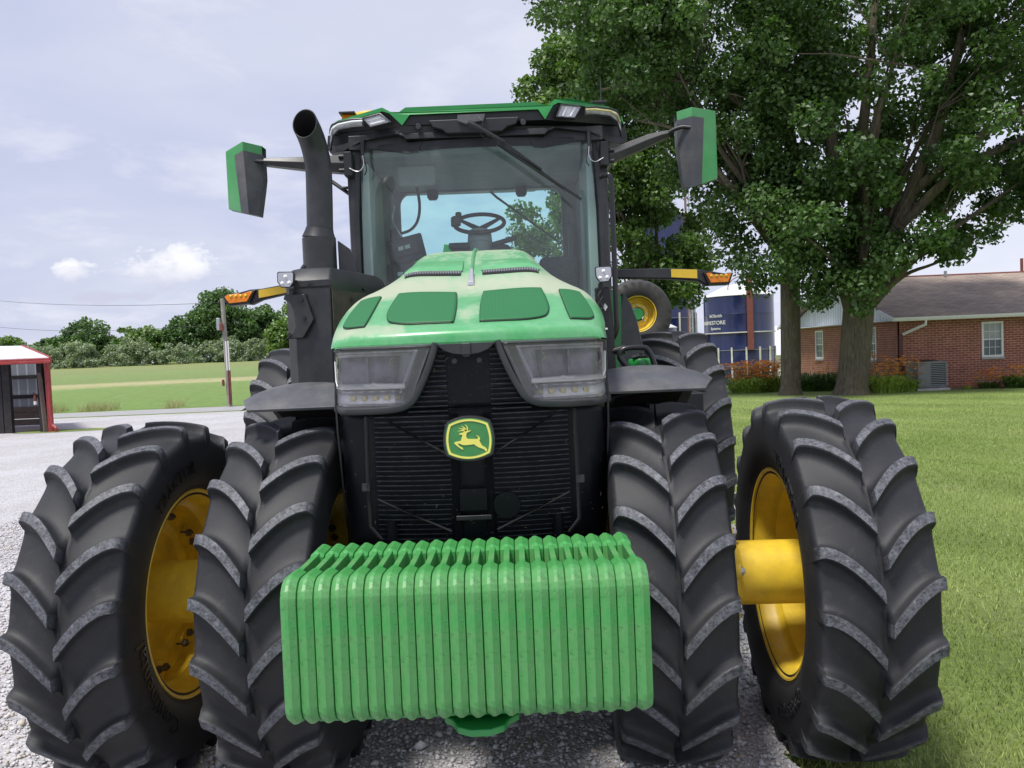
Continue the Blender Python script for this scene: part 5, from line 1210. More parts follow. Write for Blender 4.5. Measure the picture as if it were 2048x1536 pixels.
def tree(label, base, r0, fork, ells, n_cl, rc, per, size, mat, seed, group=None, limbs=18, lean=(0, 0), name='leafy_tree', extra=None, low=None, shell=.5, limb_r=.18):
    rng = random.Random(seed); root = empty(name, base, label, 'tree', group); bx, by, bz = base
    tk = MB(); f = Vector(fork)
    pts = [Vector((bx, by, bz-.2)), Vector((bx, by, bz+.15)), Vector((bx, by, bz+.9)).lerp(Vector((f.x, f.y, bz+.9)), .3), f*1]
    pts = catmull(pts, 4); rs = [r0*(1.28 if i < 3 else 1.28-.28*min(1, (i-2)/3))*(1-.10*i/len(pts)) for i in range(len(pts))]
    tk.tube(pts, rs, 20)
    C, Rd = clumps(ells, n_cl, rc, seed, shell)
    if low is not None: k = low(C); C, Rd = C[k], Rd[k]
    # limbs from the fork to clump centres, twigs off each limb
    lm = MB(); order = list(range(len(C))); rng.shuffle(order); ends = []
    for i in order[:limbs]:
        e = Vector(C[i]); mid = f.lerp(e, .5)+Vector((rng.uniform(-.3, .3), rng.uniform(-.3, .3), rng.uniform(-.2, .5)))*(e-f).length*.15
        q = catmull([f-Vector((0, 0, .5)), f.lerp(mid, .5)+Vector((0, 0, .1)), mid, e], 5); r1 = limb_r*rng.uniform(.5, 1.1)
        tk.tube(q, [max(.015, r1*(1-j/(len(q)-1))**.9) for j in range(len(q))], 8, caps=False); ends += [q[len(q)//2], q[len(q)*3//4]]
    for i in order[limbs:limbs+limbs*5]:
        e = Vector(C[i]); s_ = min(ends, key=lambda p: (p-e).length) if ends else f
        if (s_-e).length < 4.5: tk.tube([s_, s_.lerp(e, .5)+Vector((rng.uniform(-.2, .2), rng.uniform(-.2, .2), .1)), e], [.035, .022, .008], 5, caps=False)
    if extra: extra(tk)
    tk.build('trunk', 'bark', root, smooth=60, fix=False)
    V, F, tone = leaves(C, Rd, np.maximum(8, per*(Rd/np.mean(Rd))**2), size, seed)
    npmesh('crown', V, F, mat, root, origin=ORG[root], attrs={'tone': tone}); bpy.data.objects[-1] if False else None
    return root
def fixparent(): pass
def limb(pts, r0, r1):
    def f(tk):
        q = catmull(pts, 5); tk.tube(q, [r0+(r1-r0)*j/(len(q)-1) for j in range(len(q))], 10, caps=False)
    return f
def limbs_(*L):
    def f(tk):
        for pts, a, b_ in L: limb(pts, a, b_)(tk)
    return f
# the two yard trees and the one behind the cab
tree('broad dark-leaved maple with the thick mossy trunk in front of the brick house', (10.85, 21.9, 0), .50, (11.1, 21.8, 2.9),
     [(11.8, 21.3, 8.8, 4.6, 4.0, 3.7), (10.4, 20.9, 5.0, 2.5, 2.2, 2.0), (15.8, 21.5, 9.0, 3.8, 4.0, 3.9), (11.5, 21, 13.0, 6.5, 4.5, 2.8), (14.3, 21, 5.9, 2.0, 2.0, 1.6), (10.6, 20.6, 4.0, 2.0, 1.4, 1.45), (12.6, 20.8, 4.3, 1.1, 1.0, .8)],
     340, (.42, .9), 250, .145, 'leafA', 3, limbs=22, low=lambda C: ~((C[:, 2] < 4.4) & (C[:, 0] > 13.3)), group=None,
     extra=limbs_(([(11.1, 21.8, 2.7), (11.9, 21.4, 4.6), (12.6, 21.2, 6.4), (13.4, 21, 8.5), (14.2, 21, 11.5)], .30, .10), ([(12.2, 21.2, 5.2), (13.6, 20.5, 6.6), (15.4, 19.8, 7.4), (18.0, 19.5, 8.2)], .16, .06), ([(12.5, 21.2, 6.1), (14.2, 20.2, 7.6), (16.2, 19.5, 8.7), (18.5, 19, 9.6)], .15, .06),
                  ([(10.9, 21.8, 2.6), (10.3, 21.6, 5.0), (10.2, 21.4, 7.6), (9.9, 21.4, 10.5), (9.6, 21.4, 13)], .27, .10), ([(11.0, 21.8, 2.7), (11.1, 22, 6), (11.6, 22, 9.5), (12.0, 22, 13)], .25, .09)))
tree('dark-leaved maple whose slimmer straight trunk stands left of the thick mossy one', (9.25, 22.9, 0), .335, (9.35, 22.9, 4.6),
     [(6.6, 22.5, 11.5, 4.6, 3.6, 3.2), (8.2, 22.4, 8.4, 3.0, 2.6, 2.6), (8.6, 21.8, 5.2, 1.7, 1.6, 1.6), (4.0, 22.5, 12.8, 2.6, 2.6, 2.2), (8.7, 21.3, 4.1, 1.2, 1.0, .9), (9.5, 21.2, 3.4, .9, .9, .7)],
     250, (.42, .9), 250, .14, 'leafA', 5, limbs=14, low=lambda C: ~((C[:, 2] < 3.6) & (C[:, 0] < 7.2)),
     extra=limbs_(([(9.3, 22.9, 4.3), (8.2, 22.3, 5.6), (7.0, 21.6, 6.8), (5.6, 21.2, 8.2), (4.2, 21, 8.6)], .15, .03), ([(9.3, 22.9, 4.6), (8.8, 22, 7.4), (7.4, 21.5, 9.2), (5.2, 21.3, 9.9), (3.2, 21.2, 9.6)], .18, .04), ([(9.35, 22.9, 4.4), (9.4, 22.7, 8), (9.0, 22.6, 12.5)], .28, .12)))
tree('lighter green leafy tree behind the tractor cab, in front of the blue silos', (6.9, 33, -.15), .30, (6.8, 33, 3.2),
     [(7.3, 33, 7.2, 2.3, 2.2, 3.8), (8.1, 33, 5.0, 1.2, 1.4, 1.6), (5.0, 33, 9.0, 2.6, 2.4, 3.2), (3.6, 33, 12.8, 2.9, 2.6, 2.6), (2.3, 33.5, 7.6, 1.9, 1.8, 1.5), (5.5, 33, 14.2, 3.5, 3, 2.5), (1.1, 33.2, 6.2, .9, .9, .5)],
     250, (.5, 1.0), 200, .20, 'leafB', 9, limbs=18, shell=.35, limb_r=.12)

# far tree line on the left
def far(label, x, y, w_, h, seed, mat='leafC', n=26, per=110, size=.42, cx=.5, group='trees along the far field edge', round_=1.):
    z = float(Hgt(x, y)); zc = z+h*.56
    return tree(label, (x, y, z), .25, (x, y, z+h*.25), [(x, y, zc, w_*.36, w_*.32, h*.34), (x-w_*.22, y-1, zc-h*.14, w_*.24, w_*.24, h*.24), (x+w_*.24, y-1, zc-h*.10, w_*.22, w_*.24, h*.26), (x+w_*.05*cx, y, zc+h*.16, w_*.2, w_*.2, h*.2)],
                n*2, (w_*.10, w_*.17), per, size, mat, seed, group=group, limbs=6, shell=.35, limb_r=.14, name='field_tree')
far('round dark green tree left in the far tree line, above the shed roof corner', -65.5, 121, 10, 7.6, 21, 'leafC2', n=34)
far('thin airy tree against the right shoulder of the round dark one', -60.0, 123, 6, 6.6, 22, 'leafC', n=14, per=60)
far('low bushy tree at the left end of the far tree line', -71.5, 122, 6.5, 4.6, 23, 'leafC2')
far('small pale tree just above the ridge of the shed', -86, 135, 8, 6.2, 24, 'leafC', n=16)
far('small dark tree between the round dark tree and the loose yellowish one', -59.2, 120, 5.5, 4.6, 25, 'leafC2')
far('loose yellow-green tree with a ragged top, left of the dark domed tree', -55.5, 120, 8.0, 6.2, 26, 'leafC')
far('dark domed tree standing alone above the thicket, left of the tallest tree', -50.5, 119, 6.6, 7.0, 27, 'leafC2', n=34)
far('tallest dark green tree of the far line, just left of the utility pole', -43.6, 118, 10.5, 11.4, 28, 'leafC2', n=46, per=130)
far('mid-height tree directly behind the utility pole', -38.5, 121, 8, 9.0, 29, 'leafC2', n=30)
far('broad light green tree right of the utility pole', -35.0, 127, 10, 9.6, 30, 'leafC', n=36)
far('light green tree at the right end of the far line, beside the tractor', -29.0, 127, 10, 9.6, 31, 'leafC', n=36)
far('short bright tree in front of the right end of the far line', -31.5, 112, 7.5, 6.2, 32, 'leafC', n=30)
far('tall backing tree in the gap behind the domed tree', -47.5, 130, 8, 7.4, 33, 'leafC', n=24)
# silvery thicket in front of the tree line: one tangled mass
ells = [(-72+i*1.75+random.uniform(-.5, .5), 113+random.uniform(-1.5, 1.5), float(Hgt(-60, 113))+1.3+random.uniform(-.2, .4), 2.2, 1.8, 1.5+random.uniform(0, 1.1)) for i in range(24)]
C, Rd = clumps(ells, 420, (.5, .9), 41, .2); V, F, tone = leaves(C, Rd, np.full(len(C), 90), .26, 41)
tag(npmesh('silvery_thicket', V, F, 'leafD', attrs={'tone': tone}), 'low grey-green thicket of tangled shrubs along the far field edge', 'thicket', kind='stuff')
ells = [(-112+i*5.2, 142+random.uniform(-3, 3), 3.5+random.uniform(-.5, .8), 4, 3, 2.2) for i in range(24)]
C, Rd = clumps(ells, 240, (1.0, 1.6), 42, .2); V, F, tone = leaves(C, Rd, np.full(len(C), 70), .5, 42)
tag(npmesh('distant_wood', V, F, 'leafC2', attrs={'tone': tone}), 'continuous dark wood closing the gaps behind the field trees', 'wood', kind='stuff')

# ------------------------------------------------------------------ utility pole and wires
U = empty('utility_pole', (-11.65, 29.6, 0), 'weathered wooden utility pole with a meter box and pale conduit beside the road', 'utility pole')
m = MB(); m.tube([(-11.55, 29.6, -.1), (-11.62, 29.6, 4.45)], [.10, .085], 14); m.build('post', 'pole', U)
m = MB(); m.tube([(-11.62, 29.6, 4.4), (-11.72, 29.55, 4.55), (-11.74, 29.55, 4.62)], .02, 8); m.build('insulator', 'black2', U)
m = MB(); m.box((-11.78, 29.45, 3.40), (.14, .14, .50)); m.build('meter_box', 'galv', U, bevel=.02)
m = MB(); m.box((-11.66, 29.42, 3.28), (.14, .12, .30)); m.build('switch_box', 'rust', U, bevel=.02)
for x, z0, z1, mt_ in ((-11.53, 1.5, 2.7, 'white'), (-11.44, 1.5, 2.7, 'white'), (-11.50, .1, 1.5, 'rust'), (-11.43, .1, 1.5, 'rust')):
    m = MB(); m.cyl((x, 29.47, z0), (x, 29.47, z1), .03, 8); m.build('conduit', mt_, U)
m = MB(); m.box((-11.72, 29.45, 1.0), (.08, .1, .26)); m.build('outlet_box', 'rust', U, bevel=.01)
for a, b_, lab in (((-44, 62, 8.0), (-13.6, 40, 5.1), 'upper thin overhead wire crossing the left sky'), ((-44, 62, 5.9), (-17.5, 42, 3.95), 'lower thin overhead wire just above the left tree line')):
    a, b_ = Vector(a), Vector(b_); q = [a.lerp(b_, i/14)-Vector((0, 0, .45*(1-(2*i/14-1)**2))) for i in range(15)]
    m = MB(); m.tube(q, .012, 5); tag(m.build('overhead_wire', 'black2', None, origin=a), lab, 'wire')
m = MB(); q = [Vector((20, 40, 7.4)).lerp(Vector((40, 40, 9.6)), i/10)-Vector((0, 0, .3*(1-(2*i/10-1)**2))) for i in range(11)]; m.tube(q, .012, 5); tag(m.build('overhead_wire', 'black2', None, origin=q[0]), 'faint overhead wire above the house roof', 'wire')

# ------------------------------------------------------------------ shed
def corr(name, c0, c1, scale_, axis='X'):
    m, nt, b = new_mat(name); w = N(nt, 'ShaderNodeTexWave', wave_type='BANDS', bands_direction=axis, wave_profile='SIN'); w.inputs['Scale'].default_value = scale_
    nt.links.new(coord(nt), w.inputs['Vector']); s_ = ramp(nt, w.outputs['Fac'], [(.80, 0), (.95, 1)]); v = noise(nt, coord(nt, scale=(1, 1, .1)), 3, 4)
    nt.links.new(mixc(nt, s_, ramp(nt, v, [(.3, c0), (.7, tuple(x*1.25 for x in c0))]), c1), b.inputs['Base Color']); b.inputs['Roughness'].default_value = .4; b.inputs['Metallic'].default_value = .2
    bump(nt, b, s_, .5, .03); return m
M['corr'] = corr('ribbed_steel', (.17, .19, .22), (.34, .37, .42), 1.05); M['roofw'] = corr('white_ribbed_roof', (.62, .62, .64), (.75, .75, .77), 1.05)
S = empty('open_shed', (-16.5, 20.5, 0), 'open-fronted farm shed with red trim and a white metal roof on the left edge', 'shed')
XR = -13.28; YF = 19.95
m = MB(); m.add([(-24, YF-.25, 2.17), (XR+.12, YF-.25, 2.17), (-15.55, YF+2.4, 2.62), (-24, YF+2.4, 2.80)], [(0, 1, 2, 3)]); rfs = m.build('roof', 'roofw', S, smooth=0, solid=.03)
m = MB(); m.tube([(XR+.12, YF-.27, 2.18), (-15.55, YF+2.38, 2.645)], .03, 6); m.build('hip_trim', 'barnred', rfs)
m = MB(); m.box((-18.6, YF-.24, 2.09), (10.9, .08, .15)); m.box((-18.6, YF-.30, 2.06), (10.95, .10, .07)); m.build('gutter', 'barnred', S, bevel=.01)
m = MB(); m.box((XR-.15, YF+.02, 1.0), (.14, .08, 2.0)); m.build('corner_trim', 'barnred', S, bevel=.01)
m = MB(); m.tube(catmull([(XR+.06, YF-.26, 2.05), (XR+.05, YF-.25, 1.97), (XR-.06, YF-.12, 1.88), (XR-.09, YF-.06, 1.78), (XR-.09, YF-.06, .9), (XR-.07, YF-.06, .28), (XR+.02, YF-.1, .16), (XR+.08, YF-.14, .12), (XR+.09, YF-.14, .02)], 4), .045, 8); m.build('downspout', 'barnred', S)
for x, w_, mt_ in ((-13.72, .16, 'woodd'), (-14.72, .22, 'woodd'), (-14.95, .2, 'woodd'), (-17, .2, 'woodd')): m = MB(); m.box((x, YF+.15, 1.05), (w_, .14, 2.1)); m.build('post', mt_, S, bevel=.008)
m = MB(); m.tube([(-13.58, YF+.0, .0), (-13.72, YF+.1, 1.75)], .07, 4); m.build('leaning_timber', 'wood', S, smooth=0)
m = MB(); m.box((-20.2, YF+2.9, 1.35), (10.3, .04, 1.9)); m.build('back_wall', 'corr', S)
m = MB(); m.prism([(XR-.1, YF+.05), (-15.2, YF+2.88), (-15.26, YF+2.88), (XR-.16, YF+.05)], 0, 2.1, 'XY'); m.build('side_wall', 'barnred', S)
for z in (1.62, .98): m = MB(); m.box((-20.2, YF+2.82, z), (10.2, .10, .12)); m.build('wall_rail', 'woodd', S)
for z in (.14, .36, .56): m = MB(); m.box((-20.2, YF+2.80, z), (10.2, .06, .20 if z < .5 else .16)); m.build('plank', 'wood', S, bevel=.006)
m = MB(); m.box((-13.84, YF+.9, 1.02), (.0, .0, .0)); m = MB(); m.cyl((-13.86, YF+.05, .80), (-13.86, YF+.05, 1.08), .045, 12); m.tube([(-13.86, YF+.05, 1.08), (-13.86, YF+.05, 1.14), (-13.90, YF+.02, 1.17)], .02, 8)
fe_ = m.build('fire_extinguisher', 'rust', None, origin=(-13.86, YF+.05, .8)); tag(fe_, 'small dull red fire extinguisher hanging on the shed post', 'fire extinguisher')
m = MB(); m.cyl((-13.86, YF+.05, .82), (-13.86, YF+.05, .92), .047, 12); m.build('paper_tag', 'white', fe_)

# ------------------------------------------------------------------ silos
def silomat():
    m, nt, b = new_mat('blue_enamel'); v = coord(nt, scale=(1, 1, .12)); n = noise(nt, v, 2.2, 5, .6)
    c = ramp(nt, n, [(.3, (.007, .011, .045)), (.6, (.013, .020, .078)), (.85, (.034, .036, .085))])
    nt.links.new(c, b.inputs['Base Color']); b.inputs['Roughness'].default_value = .25; b.inputs['Coat Weight'].default_value = .3; return m
M['silo'] = silomat(); M['dome'] = paint('white_dome', (.66, .66, .66), .5, var=.1)
def silo(label, x, y, r, ztop, zb, writing=False):
    S = empty('silo', (x, y, zb), label, 'silo', 'blue farm silos')
    m = MB(); prof = []; z = zb
    zs = [zb]
    step = (ztop-zb)/5
    for i in range(5): prof += [(zb+step*i+.02, r), (zb+step*(i+1)-.03, r), (zb+step*(i+1)-.02, r+.02)]
    m.lathe(prof, (x, y, 0), 'Z', 72); bo = m.build('shell', 'silo', S, smooth=40)
    m = MB(); m.lathe([(ztop, r+.05), (ztop+.08, r+.02), (ztop+r*.16, r*.75), (ztop+r*.30, r*.45), (ztop+r*.38, .3), (ztop+r*.38, .0)], (x, y, 0), 'Z', 48); m.build('dome', 'dome', S)
    for f in (.44, .60) if False else (.595,): m = MB(); zz = zb+(ztop-zb)*f; m.lathe([(zz-.05, r+.03), (zz-.05, r+.10), (zz+.03, r+.10), (zz+.03, r+.03)], (x, y, 0), 'Z', 72, closed=True); m.build('band', 'silowhite', S)
    for f in (.22, .40): m = MB(); zz = zb+(ztop-zb)*f; m.lathe([(zz-.02, r+.01), (zz-.02, r+.045), (zz+.01, r+.045), (zz+.01, r+.01)], (x, y, 0), 'Z', 72, closed=True); m.build('ring', 'galv', S)
    for k in range(16):
        a = R_(-90+(k-7.5)*22.5+6); h0, h1 = zb+(ztop-zb)*.10, zb+(ztop-zb)*.43; m = MB()
        m.box((x+(r+.06)*math.cos(a), y+(r+.06)*math.sin(a), (h0+h1)/2), (.10, .12, h1-h0), rz=a); m.build('stiffener', 'silowhite', S)
    return S
SX, SY, SR = 18.15, 60.5, 2.68
s1 = silo('blue enamel silo with white lettering and a rust-red pipe, left of the brick house', SX, SY, SR, 5.35, -1.6)
m = MB(); m.box((SX+.05, SY-SR-.22, 4.0), (.42, .30, 5.7)); m.build('chute_pipe', 'rust', s1, bevel=.03)
m = MB(); m.tube(catmull([(SX-1.2, SY-1.5, 5.4), (SX-1.1, SY-1.5, 6.3), (SX-.4, SY-1.6, 6.8), (SX+.5, SY-1.6, 6.7), (SX+.9, SY-1.5, 6.2), (SX+1.1, SY-1.5, 5.5)], 5), .035, 6); m.build('cage_hoop', 'rust', s1)
m = MB(); m.tube([(SX+1.0, SY-1, 7.6), (SX+1.0, SY-1, 6.3)], .03, 6); m.tube([(SX+.3, SY-1, 7.0), (SX+2.6, SY-.5, 5.5)], .03, 6); m.build('roof_rail', 'galv', s1)
def silo_text(body, size, z, ang, parent, cx, cy, r):
    V, F = text_verts(body, size, .01); out = []
    for p in V:
        a = R_(ang)+p.x/r; out.append((cx+(r+.03+p.z)*math.cos(a), cy+(r+.03+p.z)*math.sin(a), z+p.y))
    mb = MB(); mb.add(out, F); mb.build('lettering', 'white', parent, smooth=0, fix=False)
silo_text('HARVESTORE', .42, 3.32, -154, s1, SX, SY, SR)
silo_text('AOSmith', .34, 3.85, -146, s1, SX, SY, SR)
silo_text('Systems', .30, 2.88, -146, s1, SX, SY, SR)
silo('tall dark blue silo mostly hidden behind the light green tree', 14.2, 71, 2.9, 13.4, -2.0)
silo('short dark blue silo showing just right of the small yellow-rimmed tyre', 11.4, 66, 2.9, 3.2, -1.9)
T3 = empty('lattice_mast', (12.9, 54, -1.4), 'thin rust and grey lattice mast rising beside the light green tree', 'mast')
for dx, dy, mt_ in ((-.16, 0, 'rust'), (.16, 0, 'galv'), (0, .28, 'galv')): m = MB(); m.cyl((12.9+dx, 54+dy, -1.4), (12.9+dx*.8, 54+dy*.8, 13.2), .045, 6); m.build('mast_leg', mt_, T3)
m = MB()
z = -1.0; k = 0
pts = []
while z < 13: pts.append((12.9+(.15 if k % 2 else -.15), 54, z)); z += .45; k += 1
m.tube(pts, .02, 5); m.build('lacing', 'galv', T3)
B = empty('white_outbuilding', (29, 75, -2.4), 'white metal outbuilding glimpsed between the blue silo and the house', 'farm building')
m = MB(); m.box((31, 78, -1.0), (11.2, 8, 2.9)); m.build('wall', 'white', B)
m = MB(); m.add([(25.2, 73.6, .35), (37, 73.6, .35), (37, 78, 3.2), (25.2, 78, 3.2), (37, 82.4, .35), (25.2, 82.4, .35)], [(0, 1, 2, 3), (3, 2, 4, 5)]); m.build('roof', 'roofw', B, smooth=0, solid=.08)

# ------------------------------------------------------------------ house
def brick(name, axis):
    m, nt, b = new_mat(name); tc = N(nt, 'ShaderNodeTexCoord'); sp = N(nt, 'ShaderNodeSeparateXYZ'); cb = N(nt, 'ShaderNodeCombineXYZ')
    nt.links.new(tc.outputs['Object'], sp.inputs[0]); nt.links.new(sp.outputs[axis], cb.inputs[0]); nt.links.new(sp.outputs['Z'], cb.inputs[1])
    br = N(nt, 'ShaderNodeTexBrick'); nt.links.new(cb.outputs[0], br.inputs['Vector'])
    for k_, v_ in (('Scale', 1.), ('Mortar Size', .007), ('Mortar Smooth', .2), ('Brick Width', .235), ('Row Height', .078), ('Bias', -.2)): br.inputs[k_].default_value = v_
    br.inputs['Color1'].default_value = (.275, .10, .068, 1); br.inputs['Color2'].default_value = (.20, .055, .038, 1); br.inputs['Mortar'].default_value = (.50, .36, .27, 1)
    n = ramp(nt, noise(nt, cb.outputs[0], 2.2, 6, .7), [(.3, (.8, .8, .8)), (.7, (1.2, 1.15, 1.1))])
    nt.links.new(mixc(nt, 1., br.outputs['Color'], n, 'MULTIPLY'), b.inputs['Base Color']); b.inputs['Roughness'].default_value = .85
    bump(nt, b, math_(nt, 'MULTIPLY', br.outputs['Fac'], -1), .4, .01); return m
M['brickX'] = brick('red_brick', 'X'); M['brickY'] = brick('red_brick_gable', 'Y')
def shingle():
    m, nt, b = new_mat('asphalt_shingles'); v = coord(nt); sp = N(nt, 'ShaderNodeSeparateXYZ'); nt.links.new(v, sp.inputs[0]); cb = N(nt, 'ShaderNodeCombineXYZ'); nt.links.new(sp.outputs['X'], cb.inputs[0]); nt.links.new(sp.outputs['Y'], cb.inputs[1])
    br = N(nt, 'ShaderNodeTexBrick'); nt.links.new(cb.outputs[0], br.inputs['Vector'])
    for k_, v_ in (('Scale', 1.), ('Mortar Size', .010), ('Brick Width', .30), ('Row Height', .14), ('Mortar Smooth', .6)): br.inputs[k_].default_value = v_
    br.inputs['Color1'].default_value = (.37, .295, .24, 1); br.inputs['Color2'].default_value = (.25, .20, .165, 1); br.inputs['Mortar'].default_value = (.12, .10, .09, 1)
    n = ramp(nt, noise(nt, v, .5, 6, .7), [(.3, (.75, .75, .78)), (.7, (1.25, 1.22, 1.18))])
    nt.links.new(mixc(nt, 1., br.outputs['Color'], n, 'MULTIPLY'), b.inputs['Base Color']); b.inputs['Roughness'].default_value = .9; return m
M['shingle'] = shingle(); M['pane2'] = paint('curtained_pane', (.30, .33, .33), .12, var=.2, scale=3)
Hs = empty('brick_house', (13.0, 23.3, 0), 'single-storey red brick house with a brown shingle roof and white gutters', 'house')
HX, HY, HL, HD = 13.05, 23.3, 26.0, 10.6
EZ2 = 2.33
def wall_with_windows(axis, a0, a1, fixed, wins, z1, mat, nm, depth):
    """axis 'X': wall along x at y=fixed; 'Y': along y at x=fixed"""
    m = MB(); xs = sorted({a0, a1, *[w[0] for w in wins], *[w[1] for w in wins]}); zs = sorted({-.1, z1, *[w[2] for w in wins], *[w[3] for w in wins]})
    for i in range(len(xs)-1):
        for j in range(len(zs)-1):
            cx, cz = (xs[i]+xs[i+1])/2, (zs[j]+zs[j+1])/2
            if any(w[0] < cx < w[1] and w[2] < cz < w[3] for w in wins): continue
            q = [(xs[i], zs[j]), (xs[i+1], zs[j]), (xs[i+1], zs[j+1]), (xs[i], zs[j+1])]
            m.add([(a, fixed, b_) if axis == 'X' else (fixed, a, b_) for a, b_ in q], [(0, 1, 2, 3)])
    o = m.build(nm, mat, Hs, smooth=0, fix=False); md = o.modifiers.new('solid', 'SOLIDIFY'); md.thickness = depth; md.offset = -1 if axis == 'X' else 1; return o
wf = wall_with_windows('X', HX, HX+HL, HY, [(15.78, 16.50, .96, 2.14)], EZ2, 'brickX', 'front_wall', .12)
wg = wall_with_windows('Y', HY+.004, HY+HD, HX, [(25.0, 25.75, .96, 2.14), (29.9, 30.75, .96, 2.14)], EZ2, 'brickY', 'gable_wall', .12)
m = MB(); m.box((HX+HL/2+.3, HY+HD/2+.2, 1.1), (HL-.5, HD-.5, 2.2)); m.build('interior_block', 'matt', Hs)
def window(axis, a0, a1, z0, z1, f):
    def pt(a, d, z): return (a, f+d, z) if axis == 'X' else (f+d, a, z)
    def bx(a0_, a1_, z0_, z1_, d0, d1, m):
        p0, p1 = pt(a0_, d0, z0_), pt(a1_, d1, z1_); c = tuple((p0[i]+p1[i])/2 for i in range(3)); d = tuple(abs(p1[i]-p0[i]) for i in range(3)); m.box(c, d)
    m = MB(); t = .07
    bx(a0, a0+t, z0, z1, -.02, .06, m); bx(a1-t, a1, z0, z1, -.02, .06, m); bx(a0+t, a1-t, z1-t, z1, -.018, .06, m); bx(a0+t, a1-t, z0, z0+t, -.018, .06, m); zm = (z0+z1)/2; bx(a0+t, a1-t, zm-.02, zm+.02, -.005, .05, m)
    w_ = m.build('window', 'white', Hs, bevel=.004)
    m = MB(); bx(a0-.03, a1+.03, z0-.07, z0-.002, -.05, .04, m); m.build('sill', 'concrete', w_, bevel=.006)
    m = MB(); bx(a0+t, a1-t, zm+.02, z1-t, .030, .034, m); m.build('upper_pane', 'pane2', w_, smooth=0)
    m = MB(); bx(a0+t, a1-t, z0+t, zm-.02, .038, .042, m); m.build('lower_pane', 'pane', w_, smooth=0)
    for k in (1, 2): m = MB(); a = a0+t+(a1-a0-2*t)*k/3; bx(a-.008, a+.008, z0+t, z1-t, .015, .026, m); m.build('glazing_bar', 'white', w_, smooth=0)
    for z in ((z0+t+zm)/2, (z1-t+zm)/2): m = MB(); bx(a0+t, a1-t, z-.008, z+.008, .012, .024, m); m.build('glazing_bar', 'white', w_, smooth=0)
window('X', 15.78, 16.50, .96, 2.14, HY); window('Y', 25.0, 25.75, .96, 2.14, HX); window('Y', 29.9, 30.75, .96, 2.14, HX)
RY, RZ = HY+HD/2, EZ2+.12+(HD/2+.4)*.285
ov = .42
m = MB(); m.add([(HX-ov, HY-.45, EZ2+.02), (HX+HL, HY-.45, EZ2+.02), (HX+HL, RY, RZ), (HX-ov, RY, RZ), (HX+HL, HY+HD+.45, EZ2+.02), (HX-ov, HY+HD+.45, EZ2+.02)], [(0, 1, 2, 3), (3, 2, 4, 5)]); rfh = m.build('roof', 'shingle', Hs, smooth=0, solid=.06)
m = MB(); m.tube([(HX-ov, RY, RZ+.03), (HX+HL, RY, RZ+.03)], .05, 6); m.build('ridge_cap', 'rust', rfh)
m = MB(); m.prism([(HY+.004, EZ2), (RY, RZ-.16), (HY+HD, EZ2)], HX-.02, HX+.05, 'YZ'); m.build('gable_siding', corr('white_board_siding', (.56, .60, .66), (.42, .46, .52), 1.3, 'Y'), Hs, smooth=0)
m = MB(); m.prism([(HY-.47, EZ2-.06), (HY-.47, EZ2+.06), (RY, RZ+.0), (RY, RZ-.15)], HX-ov-.03, HX-ov+.02, 'YZ'); m.prism([(HY+HD+.47, EZ2-.06), (HY+HD+.47, EZ2+.06), (RY+.002, RZ+.0), (RY+.002, RZ-.15)], HX-ov-.03, HX-ov+.02, 'YZ'); m.build('rake_board', 'vinyl', Hs, smooth=0)
m = MB(); m.box((HX+HL/2-ov/2, HY-.20, EZ2-.03), (HL+ov, .50, .03)); m.box((HX-ov/2, RY, EZ2-.03), (ov, HD, .03)); m.build('soffit', 'vinyl', Hs)
m = MB(); m.prism([(HY-.47, EZ2+.05), (HY-.60, EZ2+.05), (HY-.60, EZ2-.0), (HY-.56, EZ2-.07), (HY-.47, EZ2-.07)], HX-ov-.04, HX+HL, 'YZ'); gt = m.build('gutter', 'white', Hs, bevel=.006)
m = MB(); m.tube([(HX+.62, HY-.53, EZ2-.04), (HX+.62, HY-.52, EZ2-.20), (HX+.08, HY-.08, EZ2-.50)], .05, 8); m.build('downspout_elbow', 'white', gt)
m = MB(); m.box((HX+.02, HY-.06, .92), (.10, .08, 1.84)); m.build('downspout', paint('maroon', (.11, .02, .025), .5), Hs, bevel=.01)
m = MB(); m.cyl((HX+4.25, RY-.3, RZ-.02), (HX+4.25, RY-.3, RZ+.18), .06, 10); m.build('roof_vent', 'galv', rfh)
m = MB(); m.cyl((25.15, 36, -1.5), (25.15, 36, 5.3), .07, 10); tag(m.build('red_post', 'rust', None, origin=(25.15, 36, -1.5)), 'thin dark red post behind the house at the right picture edge', 'post')
A = empty('air_conditioner', (13.75, 22.5, 0), 'grey air conditioner unit standing on a slab by the brick wall', 'air conditioner')
x0, x1, y0, y1 = 13.08, 13.98, 22.15, 22.95
m = MB(); m.box(((x0+x1)/2, (y0+y1)/2, .04), (1.05, .95, .08)); m.build('slab', 'concrete', A, bevel=.01)
m = MB(); m.box(((x0+x1)/2, (y0+y1)/2, .52), (.86, .76, .80)); m.build('coil', 'accoil', A)
m = MB(); m.box(((x0+x1)/2, (y0+y1)/2, .90), (.92, .82, .07)); m.box(((x0+x1)/2, (y0+y1)/2, .13), (.92, .82, .06))
for x in (x0+.01, x1-.01, x0+.37):
    m.box((x, y0+.0, .51), (.045, .03, .74))
m.box((x0+.18, y0, .51), (.36, .02, .74)); m.box((x1-.01, y1, .51), (.045, .045, .74)); m.box((x0, (y0+y1)/2, .51), (.02, .80, .74)); m.build('casing', 'acgrey', A, bevel=.006)
for k in range(12): m = MB(); m.box((x0+.66, y0-.005, .19+k*.058), (.56, .015, .012)); m.build('louvre', 'galv', A)
m = MB(); m.lathe([(.935, .36), (.96, .34), (.975, .2), (.975, 0)], ((x0+x1)/2, (y0+y1)/2, 0), 'Z', 32); m.build('fan_guard', 'black', A)
